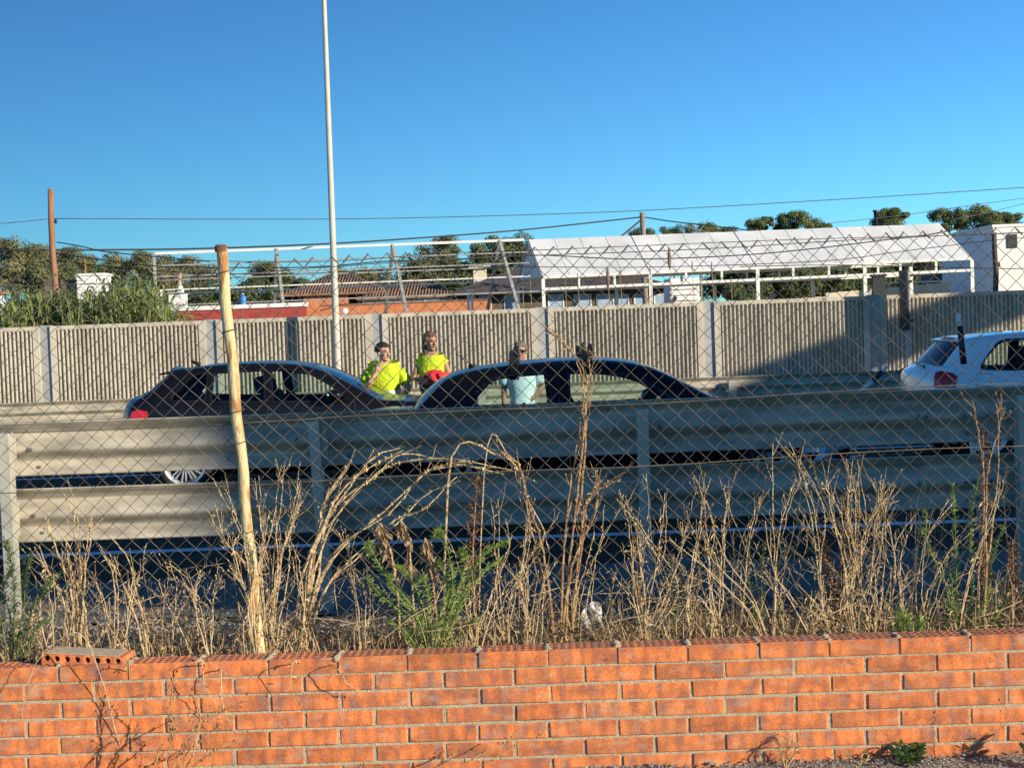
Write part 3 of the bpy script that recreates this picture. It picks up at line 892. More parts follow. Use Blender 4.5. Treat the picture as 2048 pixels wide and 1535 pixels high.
for dx in (-.25, .25): block(ch, ch.location.x + dx - .05, ch.location.x + dx + .05, 68.9, 69.1, zz, zz + .12, M['cream'], 'cap_leg')
# white cabin, sacking, cream wall, tank
x0_, x1_, zt = px_box(1340, 1398, 556, 58)
h = house('white_cabin', ((x0_ + x1_) / 2, 59, 0), 'small white louvred cabin under the middle of the tent', 'cabin')
block(h, x0_, x1_, 58, 60.5, 0, zt, M['white'])
for k in range(4): block(h, x0_ + .04, x1_ - .04, 57.93, 57.999, zt - .2 - k * .22, zt - .13 - k * .22, M['white'], 'louvre')
sk = MB(); sk.ell((0, 0, .55), (.62, .5, .5), 16, 10); sk.v = [tuple(Vector(p) + Vector((0, 0, .9)) + Vector((.06, .06, .08)) * noise.noise(Vector(p) * 3)) for p in sk.v]
so = empty('sack_pile', (at(1430, 590, 55).x, 55, 0), 'tan sacking bale beside the white cabin', 'bale')
sk.obj('sacking', M['tan'], so, smooth=True); MB().box(-.6, .6, -.45, .45, 0, 1.05).obj('pallet_stack', M['woodgrey'], so)
x0_, x1_, zt = px_box(1602, 1902, 578, 58)
h = house('cream_wall', ((x0_ + x1_) / 2, 58, 0), 'low cream rendered wall under the right half of the tent', 'wall')
mb = MB()
n = 12
for i in range(n): mb.box(x0_ + (x1_ - x0_) * i / n, x0_ + (x1_ - x0_) * (i + 1) / n, 58, 58.3, 0, zt - .12 + .3 * i / n - (.12 if i < 2 else 0))
mb.obj('wall', M['cream'], h, world=True)
MB().box(x1_ - 2.3, x1_ + .02, 57.97, 58.33, zt + .19, zt + .24).obj('coping', M['white'], h, world=True)
tk = empty('water_tank', (at(1872, 560, 63).x, 63, 0), 'round dark brown tank beside the white building', 'tank')
zz = at(1872, 540, 63).z
MB().lathe([(.01, zz), (.5, zz), (.62, zz - .15), (.62, 0), (.01, 0)], 24, Matrix.Identity(4)).obj('tank_body', M['brown'], tk, smooth=True)
MB().lathe([(.63, zz - .5), (.65, zz - .47), (.63, zz - .44)], 24, Matrix.Identity(4)).obj('hoop', M['wooddark'], tk)
# white building at right
x0_, x1_, zt = px_box(1986, 2300, 449, 55)
h = house('white_building', (x0_ + 3, 58, 0), 'tall flat roofed white building at the right edge', 'building')
block(h, x0_, x1_, 55, 61.6, 0, zt, M['white']); block(h, x0_ - .04, x1_ + .04, 54.96, 61.64, zt, zt + .10, M['white'], 'parapet')
MB().box(-.18, .18, -.04, 0, -.25, .25).obj('wall_box', M['signdark'], h, loc=(at(2024, 482, 55).x - h.location.x, -3.0, at(2024, 482, 55).z))
win(h, x0_ + 2.6, x0_ + 3.6, 55, 2.2, 3.3)
# television aerial above the tent
ae = empty('aerial', (at(1400, 470, 63).x, 63, 0), 'spindly pale television aerial above the tent ridge', 'aerial')
zz = at(1400, 462, 63).z
MB().tube([(0, 0, 0), (0, 0, zz)], .025, 5).obj('mast', M['greysteel'], ae)
mb = MB(); mb.tube([(-.75, 0, zz + .25), (.45, 0, zz - .1)], .02, 4); mb.tube([(-.2, 0, zz - .2), (.35, 0, zz + .45)], .02, 4)
for k in range(7):
    t = k / 6; c = Vector((-.75 + 1.2 * t, 0, zz + .25 - .35 * t)); mb.tube([c + Vector((.06, -.2, -.16)), c + Vector((-.06, .2, .16))], .012, 4)
mb.obj('antenna_rod', M['greysteel'], ae)
vp = empty('flue_pipe', (at(1752, 440, 64).x, 64, 0), 'short dark flue beside the round tree above the tent', 'flue')
zz = at(1752, 424, 64).z
MB().tube([(0, 0, 0), (0, 0, zz)], .09, 10).obj('pipe', M['blackplastic'], vp, smooth=True); MB().tube([(0, 0, zz), (0, 0, zz + .08)], .13, 10).obj('cowl', M['blackplastic'], vp)

# structures out of frame at right whose shadows cross the road
def ut(u, t): return Vector((u * math.cos(AZ) - t * math.sin(AZ), u * math.sin(AZ) + t * math.cos(AZ), 0))


bd = empty('shadow_block', tuple(ut(15.65, -36)), 'unseen cream block added behind the camera to the right to shade the road', 'building')  # unseen block, added and sized so its shadow covers road and guardrail
TAN = math.tan(EL)
zt = 3.45 + 31 * TAN
mbw = MB().boxm(Matrix.Translation((0, 0, zt / 2)) @ Matrix.Rotation(AZ, 4, 'Z'), 19.2, 10, zt)
mbw.obj('wall', M['cream'], bd)
MB().boxm(Matrix.Translation((0, 0, zt + .15)) @ Matrix.Rotation(AZ, 4, 'Z'), 19.0, 9.8, .3).obj('roof', M['tile'], bd)
for fl_ in range(4):
    for k in range(5):
        Mx = Matrix.Rotation(AZ, 4, 'Z') @ Matrix.Translation((-7.6 + 3.8 * k, 5.01, 1.6 + 3.1 * fl_))
        f = MB().boxm(Mx, 1.3, .06, 1.4).obj('window', M['whitesteel'], bd)
        MB().boxm(Mx @ Matrix.Translation((0, .035, 0)), 1.15, .03, 1.25).obj('pane', M['window'], f)
dk = empty('footbridge', tuple(ut(34.7, -10)), 'slim grey concrete footbridge over the road to the right of the white car', 'bridge')
dd = (ut(1, .42)).normalized()
ang = math.atan2(dd.y, dd.x)
MB().boxm(Matrix.Translation((0, 0, 7.61 + .52)) @ Matrix.Rotation(ang, 4, 'Z') @ Matrix.Translation((-6.5, 0, 0)), 37, 1.1, .80).obj('deck', M['postgrey'], dk)
for d in (-23, 11):
    p = dd * d; MB().tube([(p.x, p.y, 0), (p.x, p.y, 7.72)], .35, 16).obj('pier', M['postgrey'], dk, smooth=True)

# ------------------------------------------------------------------ trees and canes
def crown_mesh(seed, m, n=2600, leaf=.13, blobs=9, flat=.75):
    rr = random.Random(seed)
    mb = MB()
    bl = []
    for k in range(blobs):
        a = rr.uniform(0, 6.28); rad = rr.uniform(.15, .75) ** .8
        bl.append((Vector((rad * math.cos(a), rad * math.sin(a), rr.uniform(-.5, .62) * flat)), rr.uniform(.16, .42)))
    bl.append((Vector((0, 0, .25)), .5))
    for k in range(n):
        c, r = bl[rr.randrange(len(bl))]
        d = Vector((rr.gauss(0, 1), rr.gauss(0, 1), rr.gauss(0, 1))).normalized()
        p = c + Vector((d.x, d.y, d.z * .8)) * r * rr.uniform(.35, 1.25) ** .6
        s = leaf * rr.uniform(.5, 1.2)
        nrm = (d + Vector((rr.gauss(0, .45), rr.gauss(0, .45), rr.gauss(0, .45)))).normalized()
        a = nrm.orthogonal().normalized(); b = nrm.cross(a)
        t = rr.uniform(0, 6.28); a, b = a * math.cos(t) + b * math.sin(t), b * math.cos(t) - a * math.sin(t)
        mb.add([p - a * s, p - b * s * .55, p + a * s, p + b * s * .55], [(0, 1, 2, 3)])
    return mb.mesh('crown', m), bl


def trunk_mesh(seed, H):
    mb = MB()
    mb.tube(catmull([(0, 0, -H), (.05, 0, -H * .6), (-.03, .02, -.5), (0, 0, -.1)], 3), [.10 - .006 * i for i in range(10)], 7)
    return mb.mesh('trunk', M['bark'], True)


def limb_mesh(bl, seed):
    rr = random.Random(seed)
    mb = MB()
    for c, r in bl[:7]: mb.tube(catmull([(0, 0, -.7 + rr.uniform(0, .3)), c * .5 + Vector((0, 0, -.25)), c * .9], 3), [.04, .034, .03, .026, .022, .017, .012], 5)
    return mb.mesh('limbs', M['bark'], True)


protos = {}
for kind, m, leaf, n in (('pine', M['leaf1'], .050, 9500), ('eucalyptus', M['leaf2'], .046, 8500), ('dark', M['leaf3'], .055, 9000)):
    protos[kind] = []
    for k in range(3):
        me, bl = crown_mesh(len(protos) * 10 + k, m, n, leaf, 18 if kind != 'eucalyptus' else 22, .8 if kind != 'eucalyptus' else 1.1)
        protos[kind].append((me, trunk_mesh(k, 2.2), limb_mesh(bl, k)))
TREES = [  # kind, px, py of the top, width in px, depth, label
    ('eucalyptus', 25, 484, 120, 96, 'tall olive eucalyptus at the far left above the tiled eave'),
    ('eucalyptus', 78, 500, 100, 100, 'eucalyptus just left of the brown utility pole'),
    ('eucalyptus', 128, 500, 90, 94, 'eucalyptus crown behind the brown utility pole'),
    ('eucalyptus', 192, 512, 110, 98, 'low olive tree above the white wall in the canes'),
    ('eucalyptus', 245, 522, 100, 102, 'olive tree right of the white wall in the canes'),
    ('eucalyptus', 292, 507, 90, 96, 'round olive tree at the left end of the steel frame'),
    ('eucalyptus', 350, 518, 110, 98, 'olive tree seen through the left bay of the steel frame'),
    ('eucalyptus', 410, 538, 90, 92, 'low olive tree left of the rusty fence post'),
    ('dark', 500, 565, 130, 82, 'low dark hedge like tree behind the blue tank'),
    ('eucalyptus', 325, 540, 110, 88, 'low olive tree behind the first steel truss'),
    ('eucalyptus', 55, 530, 130, 90, 'low olive tree above the canes left of the utility pole'),
    ('dark', 140, 535, 120, 92, 'dark low tree left of the white wall in the canes'),
    ('dark', 1490, 566, 120, 78, 'low dark bush under the tent right of the sacking bale'),
    ('dark', 1580, 562, 120, 79, 'low dark bush under the tent at the left end of the cream wall'),
    ('dark', 1690, 552, 120, 81, 'low dark bush under the tent behind the middle of the cream wall'),
    ('dark', 1785, 548, 110, 83, 'low dark bush under the tent behind the squat grey post'),
    ('dark', 645, 562, 120, 90, 'dark low tree behind the lamp post and tiled roof'),
    ('dark', 930, 545, 120, 88, 'dark low tree behind the dark shed roof'),
    ('pine', 575, 575, 100, 84, 'green low tree just left of the tiled house'),
    ('dark', 770, 560, 130, 95, 'dark low tree behind the roof ridge of the tiled house'),
    ('dark', 460, 570, 120, 84, 'dark low tree behind the red wall by the rusty post'),
    ('dark', 375, 580, 110, 80, 'dark green bush behind the small white shed'),
    ('dark', 536, 522, 115, 92, 'dark round tree behind the second steel truss'),
    ('dark', 590, 552, 80, 96, 'dark tree between second truss and lamp post'),
    ('pine', 690, 530, 100, 98, 'green tree just right of the lamp post'),
    ('eucalyptus', 740, 544, 100, 102, 'brownish tree above the roof of the tiled house'),
    ('eucalyptus', 880, 478, 90, 100, 'tall thin topped tree behind the middle truss'),
    ('dark', 850, 512, 130, 96, 'broad dark tree behind the middle truss'),
    ('pine', 905, 520, 110, 99, 'mid green tree right of the middle truss'),
    ('pine', 965, 480, 70, 100, 'small green tree top left of the tent gable'),
    ('dark', 1018, 470, 100, 96, 'dark green tree directly left of the tent ridge'),
    ('dark', 990, 520, 110, 92, 'dark bushy tree behind the pale chimney'),
    ('dark', 1282, 455, 60, 92, 'small dark tree top around the grey brown pole'),
    ('dark', 1345, 452, 50, 90, 'little dark tree top left of the aerial'),
    ('pine', 1400, 444, 75, 92, 'small tree top behind the aerial'),
    ('dark', 1450, 452, 60, 94, 'low dark tree top right of the aerial'),
    ('pine', 1520, 430, 62, 90, 'left pine of the row behind the tent roof'),
    ('pine', 1578, 421, 85, 90, 'largest dark pine of the row behind the tent roof'),
    ('pine', 1632, 432, 62, 92, 'thin pale pine at the right end of the row'),
    ('pine', 1782, 411, 78, 88, 'lone round pine beside the dark flue'),
    ('pine', 1897, 414, 70, 88, 'rounded pine at the left of the right hand group'),
    ('pine', 1955, 402, 105, 88, 'biggest pine of the right hand group'),
    ('pine', 2010, 420, 70, 90, 'pine above the white building roof'),
    ('dark', 1480, 500, 150, 84, 'dark tree under the tent directly behind the white cabin'),
    ('dark', 1545, 505, 150, 80, 'dark tree under the tent behind the sacking bale'),
    ('dark', 1640, 500, 150, 80, 'dark shrubby tree under the tent above the cream wall'),
    ('dark', 1730, 500, 150, 82, 'shaded tree under the tent right of centre'),
    ('dark', 1830, 495, 150, 84, 'shaded tree under the right end of the tent'),
]
for i, (kind, px, pyt, wpx, Y, label) in enumerate(TREES):
    cm, tm, lm = protos[kind][i % 3]
    top = at(px, pyt, Y)
    w = wpx * Y / FPX / 2 / .95
    hgt = w * RND.uniform(.85, 1.05)
    hc = top.z - hgt * .74
    root = empty(kind + '_tree' if kind != 'dark' else 'dark_tree', (top.x, Y, 0), label, 'tree', 'trees beyond the noise barrier')
    rz = RND.uniform(0, 6.28)
    for nm, me in (('trunk', tm), ('limbs', lm), ('crown', cm)):
        o = link(nm, me, root, (0, 0, hc), (0, 0, rz))
        o.scale = (w, w, hgt)
        if nm == 'trunk': o.scale = (w, w, max(hgt, hc / 2.2))


def cane_mesh(seed, H):
    rr = random.Random(seed)
    lf, st = MB(), MB()
    for k in range(34):
        bx, by = rr.gauss(0, .36), rr.gauss(0, .3)
        h = H * (rr.uniform(.55, 1.0) if k else 1)
        lean = Vector((rr.gauss(0, .18), rr.gauss(0, .15), 0))
        P = [Vector((bx, by, 0)), Vector((bx, by, h * .5)) + lean * .3, Vector((bx, by, h)) + lean]
        C = catmull(P, 4)
        st.tube(C, [.016, .015, .014, .013, .012, .011, .009, .007, .004], 4)
        for j in range(20):
            t = .22 + .78 * j / 19
            i0 = min(int(t * 8), 7); c = C[i0].lerp(C[i0 + 1], t * 8 - i0)
            a = rr.uniform(0, 6.28); L = rr.uniform(.35, .68) * (1.1 - .35 * t); w = .034
            d = Vector((math.cos(a), math.sin(a), 0)); side = Vector((-d.y, d.x, rr.uniform(-.5, .5))).normalized()
            up = rr.uniform(.5, 1.2)
            p1_ = c + d * L * .4 + Vector((0, 0, L * .5 * up)); p2_ = c + d * L * .8 + Vector((0, 0, L * .5 * up)); p3_ = c + d * L * 1.05 + Vector((0, 0, L * .05))
            lf.add([c - side * w * .4, c + side * w * .4, p1_ - side * w, p1_ + side * w, p2_ - side * w * .7, p2_ + side * w * .7, p3_], [(0, 1, 3, 2), (2, 3, 5, 4), (4, 5, 6)])
    return lf.mesh('leaves', M['cane']), st.mesh('stems', M['canestem'])


canes = [cane_mesh(40 + k, 2.9) for k in range(4)]
CANE = [(15, 600, 'at the left edge beneath the tiled eave'), (40, 585, 'second from the left edge'), (72, 580, 'just left of the brown utility pole'), (98, 575, 'directly behind the brown utility pole'), (140, 578, 'left of the white wall, in front of its dark side'),
        (168, 582, 'under the left end of the white wall'), (198, 580, 'under the middle of the white wall'), (228, 556, 'tall, at the right end of the white wall'), (256, 548, 'tallest of all, right of the white wall'), (284, 560, 'left of the first steel truss'),
        (310, 588, 'at the foot of the first steel truss'), (335, 616, 'below the small white shed'), (-25, 590, 'cut by the left edge of the view'), (122, 592, 'low, right of the brown utility pole'), (57, 604, 'low, between left edge and utility pole'), (212, 590, 'low, below the right part of the white wall'),
        (270, 574, 'leafy, before the tallest clump'),]
for i, (px, pyt, where) in enumerate(CANE):
    Y = 40.2 + (i * 7 % 5) * .65
    t = at(px, pyt, Y)
    root = empty('cane_clump', (t.x, Y, 0), 'green giant cane clump ' + where, 'cane', 'giant cane clumps')
    a, b = canes[i % 4]
    for nm, me in (('leaves', a), ('stems', b)):
        o = link(nm, me, root, (0, 0, 0), (0, 0, RND.uniform(0, 6.28))); s = t.z / 2.98; o.scale = (1, 1, s)
# dry plumed reeds in front of the tent
REED = [(1338, 497, 1, 'broad brown plumed reed rising across the middle of the tent roof'), (1215, 537, 1, 'narrow brown plumed reed before the left part of the tent eave'), (1384, 523, 0, 'bare dry reed just right of the broad plumed reed'), (1423, 525, 0, 'bare dry reed in front of the white cabin'),
        (1130, 560, 0, 'thin dry reed left of the narrow plumed one, nearer the tent gable'), (1155, 548, 0, 'dry reed between tent gable post and narrow plumed reed'), (1240, 540, 0, 'bare reed right beside the narrow plumed reed'), (1300, 535, 0, 'dry reed beside the second front tent post'),
        (1060, 560, 0, 'dry reed inside the shaded tent gable'), (1045, 575, 0, 'leftmost short dry reed below the tent gable'), (1400, 545, 0, 'short dry reed before the louvred white cabin'), (1462, 555, 0, 'rightmost dry reed, beside the sacking bale')]
for px, py, pl, lab in REED:
    Y = 38 + RND.uniform(0, 1.5)
    t = at(px, py, Y)
    root = empty('dry_reed', (t.x, Y, 0), lab, 'reed', 'dry reeds behind the barrier')
    MB().tube([(.02, 0, 0), (.04, 0, t.z * .5), (0, 0, t.z)], [.014, .012, .006], 5).obj('stem', M['strawred'], root)
    mb = MB()
    mb.ell((0, 0, t.z - (.25 if pl else .1)), (.05 if pl else .016, .05 if pl else .016, .30 if pl else .14), 7, 6)
    mb.obj('plume', M['plume'], root, smooth=True)

# ------------------------------------------------------------------ cars
def pip(pt, poly):
    x, y = pt; ins = False; j = len(poly) - 1
    for i in range(len(poly)):
        xi, yi = poly[i]; xj, yj = poly[j]
        if (yi > y) != (yj > y) and x < (xj - xi) * (y - yi) / (yj - yi) + xi: ins = not ins
        j = i
    return ins


def segdist(p, a, b):
    ax, ay = a; bx, by = b; px, py = p
    dx, dy = bx - ax, by - ay
    l2 = dx * dx + dy * dy
    t = 0 if l2 == 0 else max(0, min(1, ((px - ax) * dx + (py - ay) * dy) / l2))
    return math.hypot(px - ax - t * dx, py - ay - t * dy)


def circle_pts(cx, cz, r, a0, a1, n): return [(cx + r * math.cos(a0 + (a1 - a0) * i / n), cz + r * math.sin(a0 + (a1 - a0) * i / n)) for i in range(n + 1)]


def resample(poly, step):
    out = []
    n = len(poly)
    for i in range(n):
        a, b = poly[i], poly[(i + 1) % n]
        k = max(1, int(math.hypot(b[0] - a[0], b[1] - a[1]) / step + .5))
        out += [(a[0] + (b[0] - a[0]) * j / k, a[1] + (b[1] - a[1]) * j / k) for j in range(k)]
    return out


def smooth_poly(poly, r=.03):
    """cut the corners of a closed polygon"""
    out = []
    n = len(poly)
    for i in range(n):
        p = Vector(poly[i]); a = Vector(poly[i - 1]); b = Vector(poly[(i + 1) % n])
        da = min(r, (a - p).length * .45); db = min(r, (b - p).length * .45)
        q0 = p + (a - p).normalized() * da; q1 = p + (b - p).normalized() * db
        for t in (0, .33, .67, 1):
            out.append(tuple((q0 * (1 - t) ** 2 + p * 2 * t * (1 - t) + q1 * t * t)))
    return out


def make_car(S):
    root = empty(S['name'], S['loc'], S['label'], 'car')
    root['group'] = 'cars stopped on the road'
    wb, W, belt = S['wheelbase'], S.get('W', .89), S.get('belt', .95)

    def hw(x, z):
        w = W - .035 * ((z - .6) / .4) ** 2 if z < belt else W - .035 * ((belt - .6) / .4) ** 2 - (z - belt) * .50
        if x < .1: w -= .10 * min(1.2, (.1 - x) / .95) ** 2
        if x > wb - .1: w -= .13 * min(1.2, (x - wb + .1) / .95) ** 2
        return max(w, .2)
    # outline
    pts, tags_ = [], []
    sh_, x1_, xw_ = S.get('rear_shift', (.09, -.1, .5))
    for tg, seg in S['top']:
        for p in seg:
            if pts and abs(pts[-1][0] - p[0]) + abs(pts[-1][1] - p[1]) < 1e-6: continue
            p = (p[0] + sh_ * max(0, min(1, (x1_ - p[0]) / xw_)), p[1])
            pts.append(p); tags_.append(tg)
    C, CT = [], []
    V3 = [Vector((p[0], p[1], 0)) for p in pts]
    sub = 4
    cm = catmull(V3, sub)
    for i, p in enumerate(cm):
        C.append((p.x, p.y)); CT.append(tags_[min((i + sub - 1) // sub, len(tags_) - 1)])
    R = S['wr']; ar = R + .055
    x_end, x_start = C[-1][0], C[0][0]
    bot = [(wb + ar + .02, .2)] + circle_pts(wb, R, ar, -.25, math.pi + .25, 14) + [(wb - ar - .02, .19), (ar + .02, .19)] + circle_pts(0, R, ar, -.25, math.pi + .25, 14) + [(-ar - .02, .21)]
    side = C + [(p[0], max(p[1], .19)) for p in bot]
    side_r = resample(side, .06)
    wins = [resample(smooth_poly(w_, .04), .06) for w_ in S['windows']]

    def round_y(x, z, r=.10):
        d = min(segdist((x, z), C[i], C[i + 1]) for i in range(len(C) - 1))
        y = hw(x, z)
        if d < r: y -= r * .75 * (1 - math.sqrt(max(0, 1 - (1 - d / r) ** 2)))
        return y
    # triangulate the side with its window openings
    V, E = [], []
    for lp_ in [side_r] + wins:
        b = len(V); V += lp_; E += [(b + i, b + (i + 1) % len(lp_)) for i in range(len(lp_))]
    xs0, xs1 = min(p[0] for p in side), max(p[0] for p in side)
    x = xs0
    while x < xs1:
        z = .2
        while z < 1.5:
            q = (x + .013 * math.sin(z * 40), z)
            if pip(q, side_r) and min(segdist(q, side_r[i], side_r[(i + 1) % len(side_r)]) for i in range(0, len(side_r))) > .02 and not any(pip(q, w_) for w_ in wins): V.append(q)
            z += .055
        x += .065
    # extra rows close to the roofline for the rounded shoulder
    for i in range(0, len(C) - 1):
        a, b = Vector(C[i]), Vector(C[i + 1])
        nrm = Vector((b.y - a.y, -(b.x - a.x)))
        if nrm.length < 1e-6: continue
        nrm.normalize()
        for dd_ in (.008, .02, .04):
            q = (a + b) / 2 + nrm * dd_
            if pip(tuple(q), side_r) and not any(pip(tuple(q), w_) for w_ in wins): V.append(tuple(q))
    vo, eo, fo, _, _, _ = delaunay_2d_cdt([Vector(p) for p in V], E, [], 0, 1e-5)
    tris = []
    for f in fo:
        c = (vo[f[0]] + vo[f[1]] + vo[f[2]]) / 3
        if pip(tuple(c), side_r) and not any(pip(tuple(c), w_) for w_ in wins): tris.append(tuple(f))
    ys = [round_y(p.x, p.y) for p in vo]
    crush = S.get('crush')

    def warp(p):
        if crush and p[0] > crush:
            k = min(1, (p[0] - crush) / .35)
            n_ = noise.noise_vector(Vector((p[0] * 5, p[1] * 3, p[2] * 6)))
            return (p[0] - .10 * k + n_.x * .09 * k, p[1] + n_.y * .07 * k, p[2] + n_.z * .08 * k + .03 * k)
        return p
    body, paint = MB(), [S['paint'], M['lining']]
    for sgn in (-1, 1):
        body.add([warp((p.x, sgn * y, p.y)) for p, y in zip(vo, ys)], [t if sgn < 0 else t[::-1] for t in tris])
    # top strip across
    us = [-1, -.97, -.9, -.72, -.48, -.24, 0, .24, .48, .72, .9, .97, 1]
    rows = []
    for i, (x, z) in enumerate(C):
        a, b = C[max(i - 1, 0)], C[min(i + 1, len(C) - 1)]
        tx, tz = b[0] - a[0], b[1] - a[1]
        l = math.hypot(tx, tz) or 1
        nx_, nz_ = -tz / l, tx / l
        vert = abs(nx_)
        c = .018 + (S.get('bulge', .085) if nx_ < 0 else .085) * vert ** 2
        yb = round_y(x, z)
        rows.append([warp((x + nx_ * c * (1 - abs(u) ** 2.4), u * yb, z + nz_ * c * (1 - abs(u) ** 2.4))) for u in us])
    glass = {}
    nu = len(us)
    flat_ = [p for r in rows for p in r]
    bf = []
    for i in range(len(C) - 1):
        for j in range(nu - 1):
            f = (i * nu + j, (i + 1) * nu + j, (i + 1) * nu + j + 1, i * nu + j + 1)
            tg = CT[i + 1]
            if tg != 'body' and 2 <= j <= nu - 4: glass.setdefault(tg, []).append(f)
            else: bf.append(f)
    body.add(flat_, bf)
    ob = body.obj('body', paint, root)
    fixnormals(ob)
    bmn = bmesh.new(); bmn.from_mesh(ob.data)
    # outward normals: the roof centre must look up
    top = max(bmn.faces, key=lambda f: f.calc_center_median().z)
    if top.normal.z < 0: bmesh.ops.reverse_faces(bmn, faces=bmn.faces)
    bmn.to_mesh(ob.data); bmn.free()
    sm = ob.modifiers.new('solid', 'SOLIDIFY'); sm.thickness = .025; sm.offset = -1; sm.material_offset = 1
    autosmooth(ob, 50)
    for tg, fs in glass.items():
        g = MB(); g.add(flat_, fs)
        o = g.obj(tg, S.get('glass_' + tg, M['glass']), root, smooth=True)
        fixnormals(o)
        o.location = (0, 0, -.012)

    def patch(poly, name, m, sgn, off, parent=root, step=.05, smooth=True):
        lp_ = resample(poly, step)
        V_ = list(lp_)
        xs_ = [p[0] for p in poly]; zs_ = [p[1] for p in poly]
        xx = min(xs_)
        while xx < max(xs_):
            zz_ = min(zs_)
            while zz_ < max(zs_):
                if pip((xx, zz_), lp_): V_.append((xx, zz_))
                zz_ += step
            xx += step
        v2, _, f2, _, _, _ = delaunay_2d_cdt([Vector(p) for p in V_], [(i, (i + 1) % len(lp_)) for i in range(len(lp_))], [], 0, 1e-5)
        mb = MB()
        ff = [tuple(f) for f in f2 if pip(tuple((v2[f[0]] + v2[f[1]] + v2[f[2]]) / 3), lp_)]
        mb.add([warp((p.x, sgn * (round_y(p.x, p.y) + off), p.y)) for p in v2], [f if sgn < 0 else f[::-1] for f in ff])
        return mb.obj(name, m, parent, smooth=smooth)
    for sgn in (-1, 1):
        for w_ in S['windows']:
            c = Vector((sum(p[0] for p in w_) / len(w_), sum(p[1] for p in w_) / len(w_)))
            big = [tuple(c + (Vector(p) - c) * 1.03) for p in w_]
            patch(big, 'side_window', S.get('side_glass', M['glass']), sgn, -.012)
            ring = MB()
            lp_ = resample(smooth_poly(w_, .04), .05)
            n = len(lp_)
            vv = []
            for p in lp_:
                q = Vector(p); o_ = (q - c).normalized() * .022
                for qq in (q - o_ * .1, q + o_):
                    vv.append((qq.x, sgn * (round_y(qq.x, qq.y) + .003), qq.y))
            ring.add(vv, [(2 * i, 2 * i + 1, 2 * ((i + 1) % n) + 1, 2 * ((i + 1) % n)) for i in range(n)])
            ring.obj('window_seal', M['trim'], root)
        for poly, nm, m in S.get('patches', []):
            if sgn < 0 or nm != 'fuel_flap': patch(poly, nm, m, sgn, .011, smooth=True)
        for ln in S.get('seams', []):
            mb = MB()
            lp_ = [Vector((a[0], a[1])) for a in ln]
            pts_ = []
            for a, b in zip(lp_, lp_[1:]):
                k = max(1, int((b - a).length / .08))
                pts_ += [a.lerp(b, i / k) for i in range(k)]
            pts_.append(lp_[-1])
            mb.tube([(p.x, sgn * (round_y(p.x, p.y) - .0005), p.y) for p in pts_], .004, 4)
            mb.obj('door_seam', M['trim'], root)
        for hx in S.get('handles', []):
            y_ = round_y(hx, belt - .12) + .02
            MB().tube([(hx - .10, sgn * (y_ - .02), belt - .125), (hx - .08, sgn * y_, belt - .12), (hx + .08, sgn * y_, belt - .115), (hx + .10, sgn * (y_ - .02), belt - .11)], .013, 6).obj('door_handle', S['paint'], root, smooth=True)
        mx, mz = S['mirror']
        ym = round_y(mx, mz)
        mr = MB(); mr.ell((mx + .02, sgn * (ym + .10), mz + .05), (.09, .085, .065), 12, 8)
        mo = mr.obj('wing_mirror', S['paint'], root, smooth=True)
        MB().boxm(Matrix.Translation((mx + .03, sgn * (ym + .02), mz + .01)), .06, .09, .03).obj('mirror_foot', M['trim'], mo)
        MB().ell((mx - .055, sgn * (ym + .10), mz + .05), (.02, .07, .05), 10, 6).obj('mirror_glass', M['chrome'], mo, smooth=True)
    # wheels
    for wx in (0, wb):
        for sgn in (-1, 1):
            we = empty('wheel', (wx, sgn * (W - .13), R)); we.parent = root
            rot = Matrix.Rotation(sgn * -math.pi / 2, 4, 'X')        # local +z looks outward
            rot = Matrix.Rotation(math.pi / 2 if sgn < 0 else -math.pi / 2, 4, 'X')
            t_ = MB(); rr_ = S['rim']
            t_.lathe([(rr_, -.10), (R - .03, -.10), (R - .008, -.085), (R, -.05), (R, .05), (R - .008, .085), (R - .03, .105), (rr_ + .012, .10), (rr_, .085)], 40, rot, closed=True)
            t_.obj('tyre', M['tyre'], we, smooth=True)
            rm = MB()
            rm.lathe([(rr_, -.09), (rr_ - .02, -.02), (rr_ - .03, .05), (rr_ - .012, .085), (rr_ + .006, .095), (rr_ + .012, .09), (rr_ + .004, .08), (rr_, -.09)], 40, rot)
            rm.lathe([(.0, .075), (.045, .072), (.055, .05), (.06, -.02)], 20, rot)
            ns, sw = S['spokes']
            for k in range(ns):
                a = 2 * math.pi * k / ns + .2
                for dx in ((-.5, .5) if S.get('twin') else (0,)):
                    Mx = rot @ Matrix.Rotation(a, 4, 'Z') @ Matrix.Translation((0, 0, 0))
                    w0_, w1_ = sw * .8, sw
                    a0 = dx * sw * 1.0; a1 = dx * sw * 3.2
                    vv = [Mx @ Vector(q) for q in ((.03, a0 - w0_ / 2, .066), (.03, a0 + w0_ / 2, .066), (rr_ - .015, a1 + w1_ / 2, .075), (rr_ - .015, a1 - w1_ / 2, .075), (.03, a0 - w0_ / 2, .04), (.03, a0 + w0_ / 2, .04), (rr_ - .015, a1 + w1_ / 2, .05), (rr_ - .015, a1 - w1_ / 2, .05))]
                    rm.add(vv, [(3, 2, 1, 0), (4, 5, 6, 7), (0, 1, 5, 4), (1, 2, 6, 5), (2, 3, 7, 6), (3, 0, 4, 7)])
            autosmooth(rm.obj('rim', S['rim_mat'], we), 40)
            bk = MB(); bk.lathe([(.0, -.03), (.14, -.03), (.15, -.05), (.0, -.05)], 24, rot); bk.obj('brake_disc', M['bolt'], we)
    # dark underside and cabin
    tub = MB(); tub.box(x_start + .12, x_end - .25, -.60, .60, .2, .50)
    tub.box(ar + .03, wb - ar - .03, -.80, .80, .2, .44); tub.box(wb - .45, x_end - .3, -.55, .55, .5, .72)
    tub.obj('floor_pan', M['lining'], root)
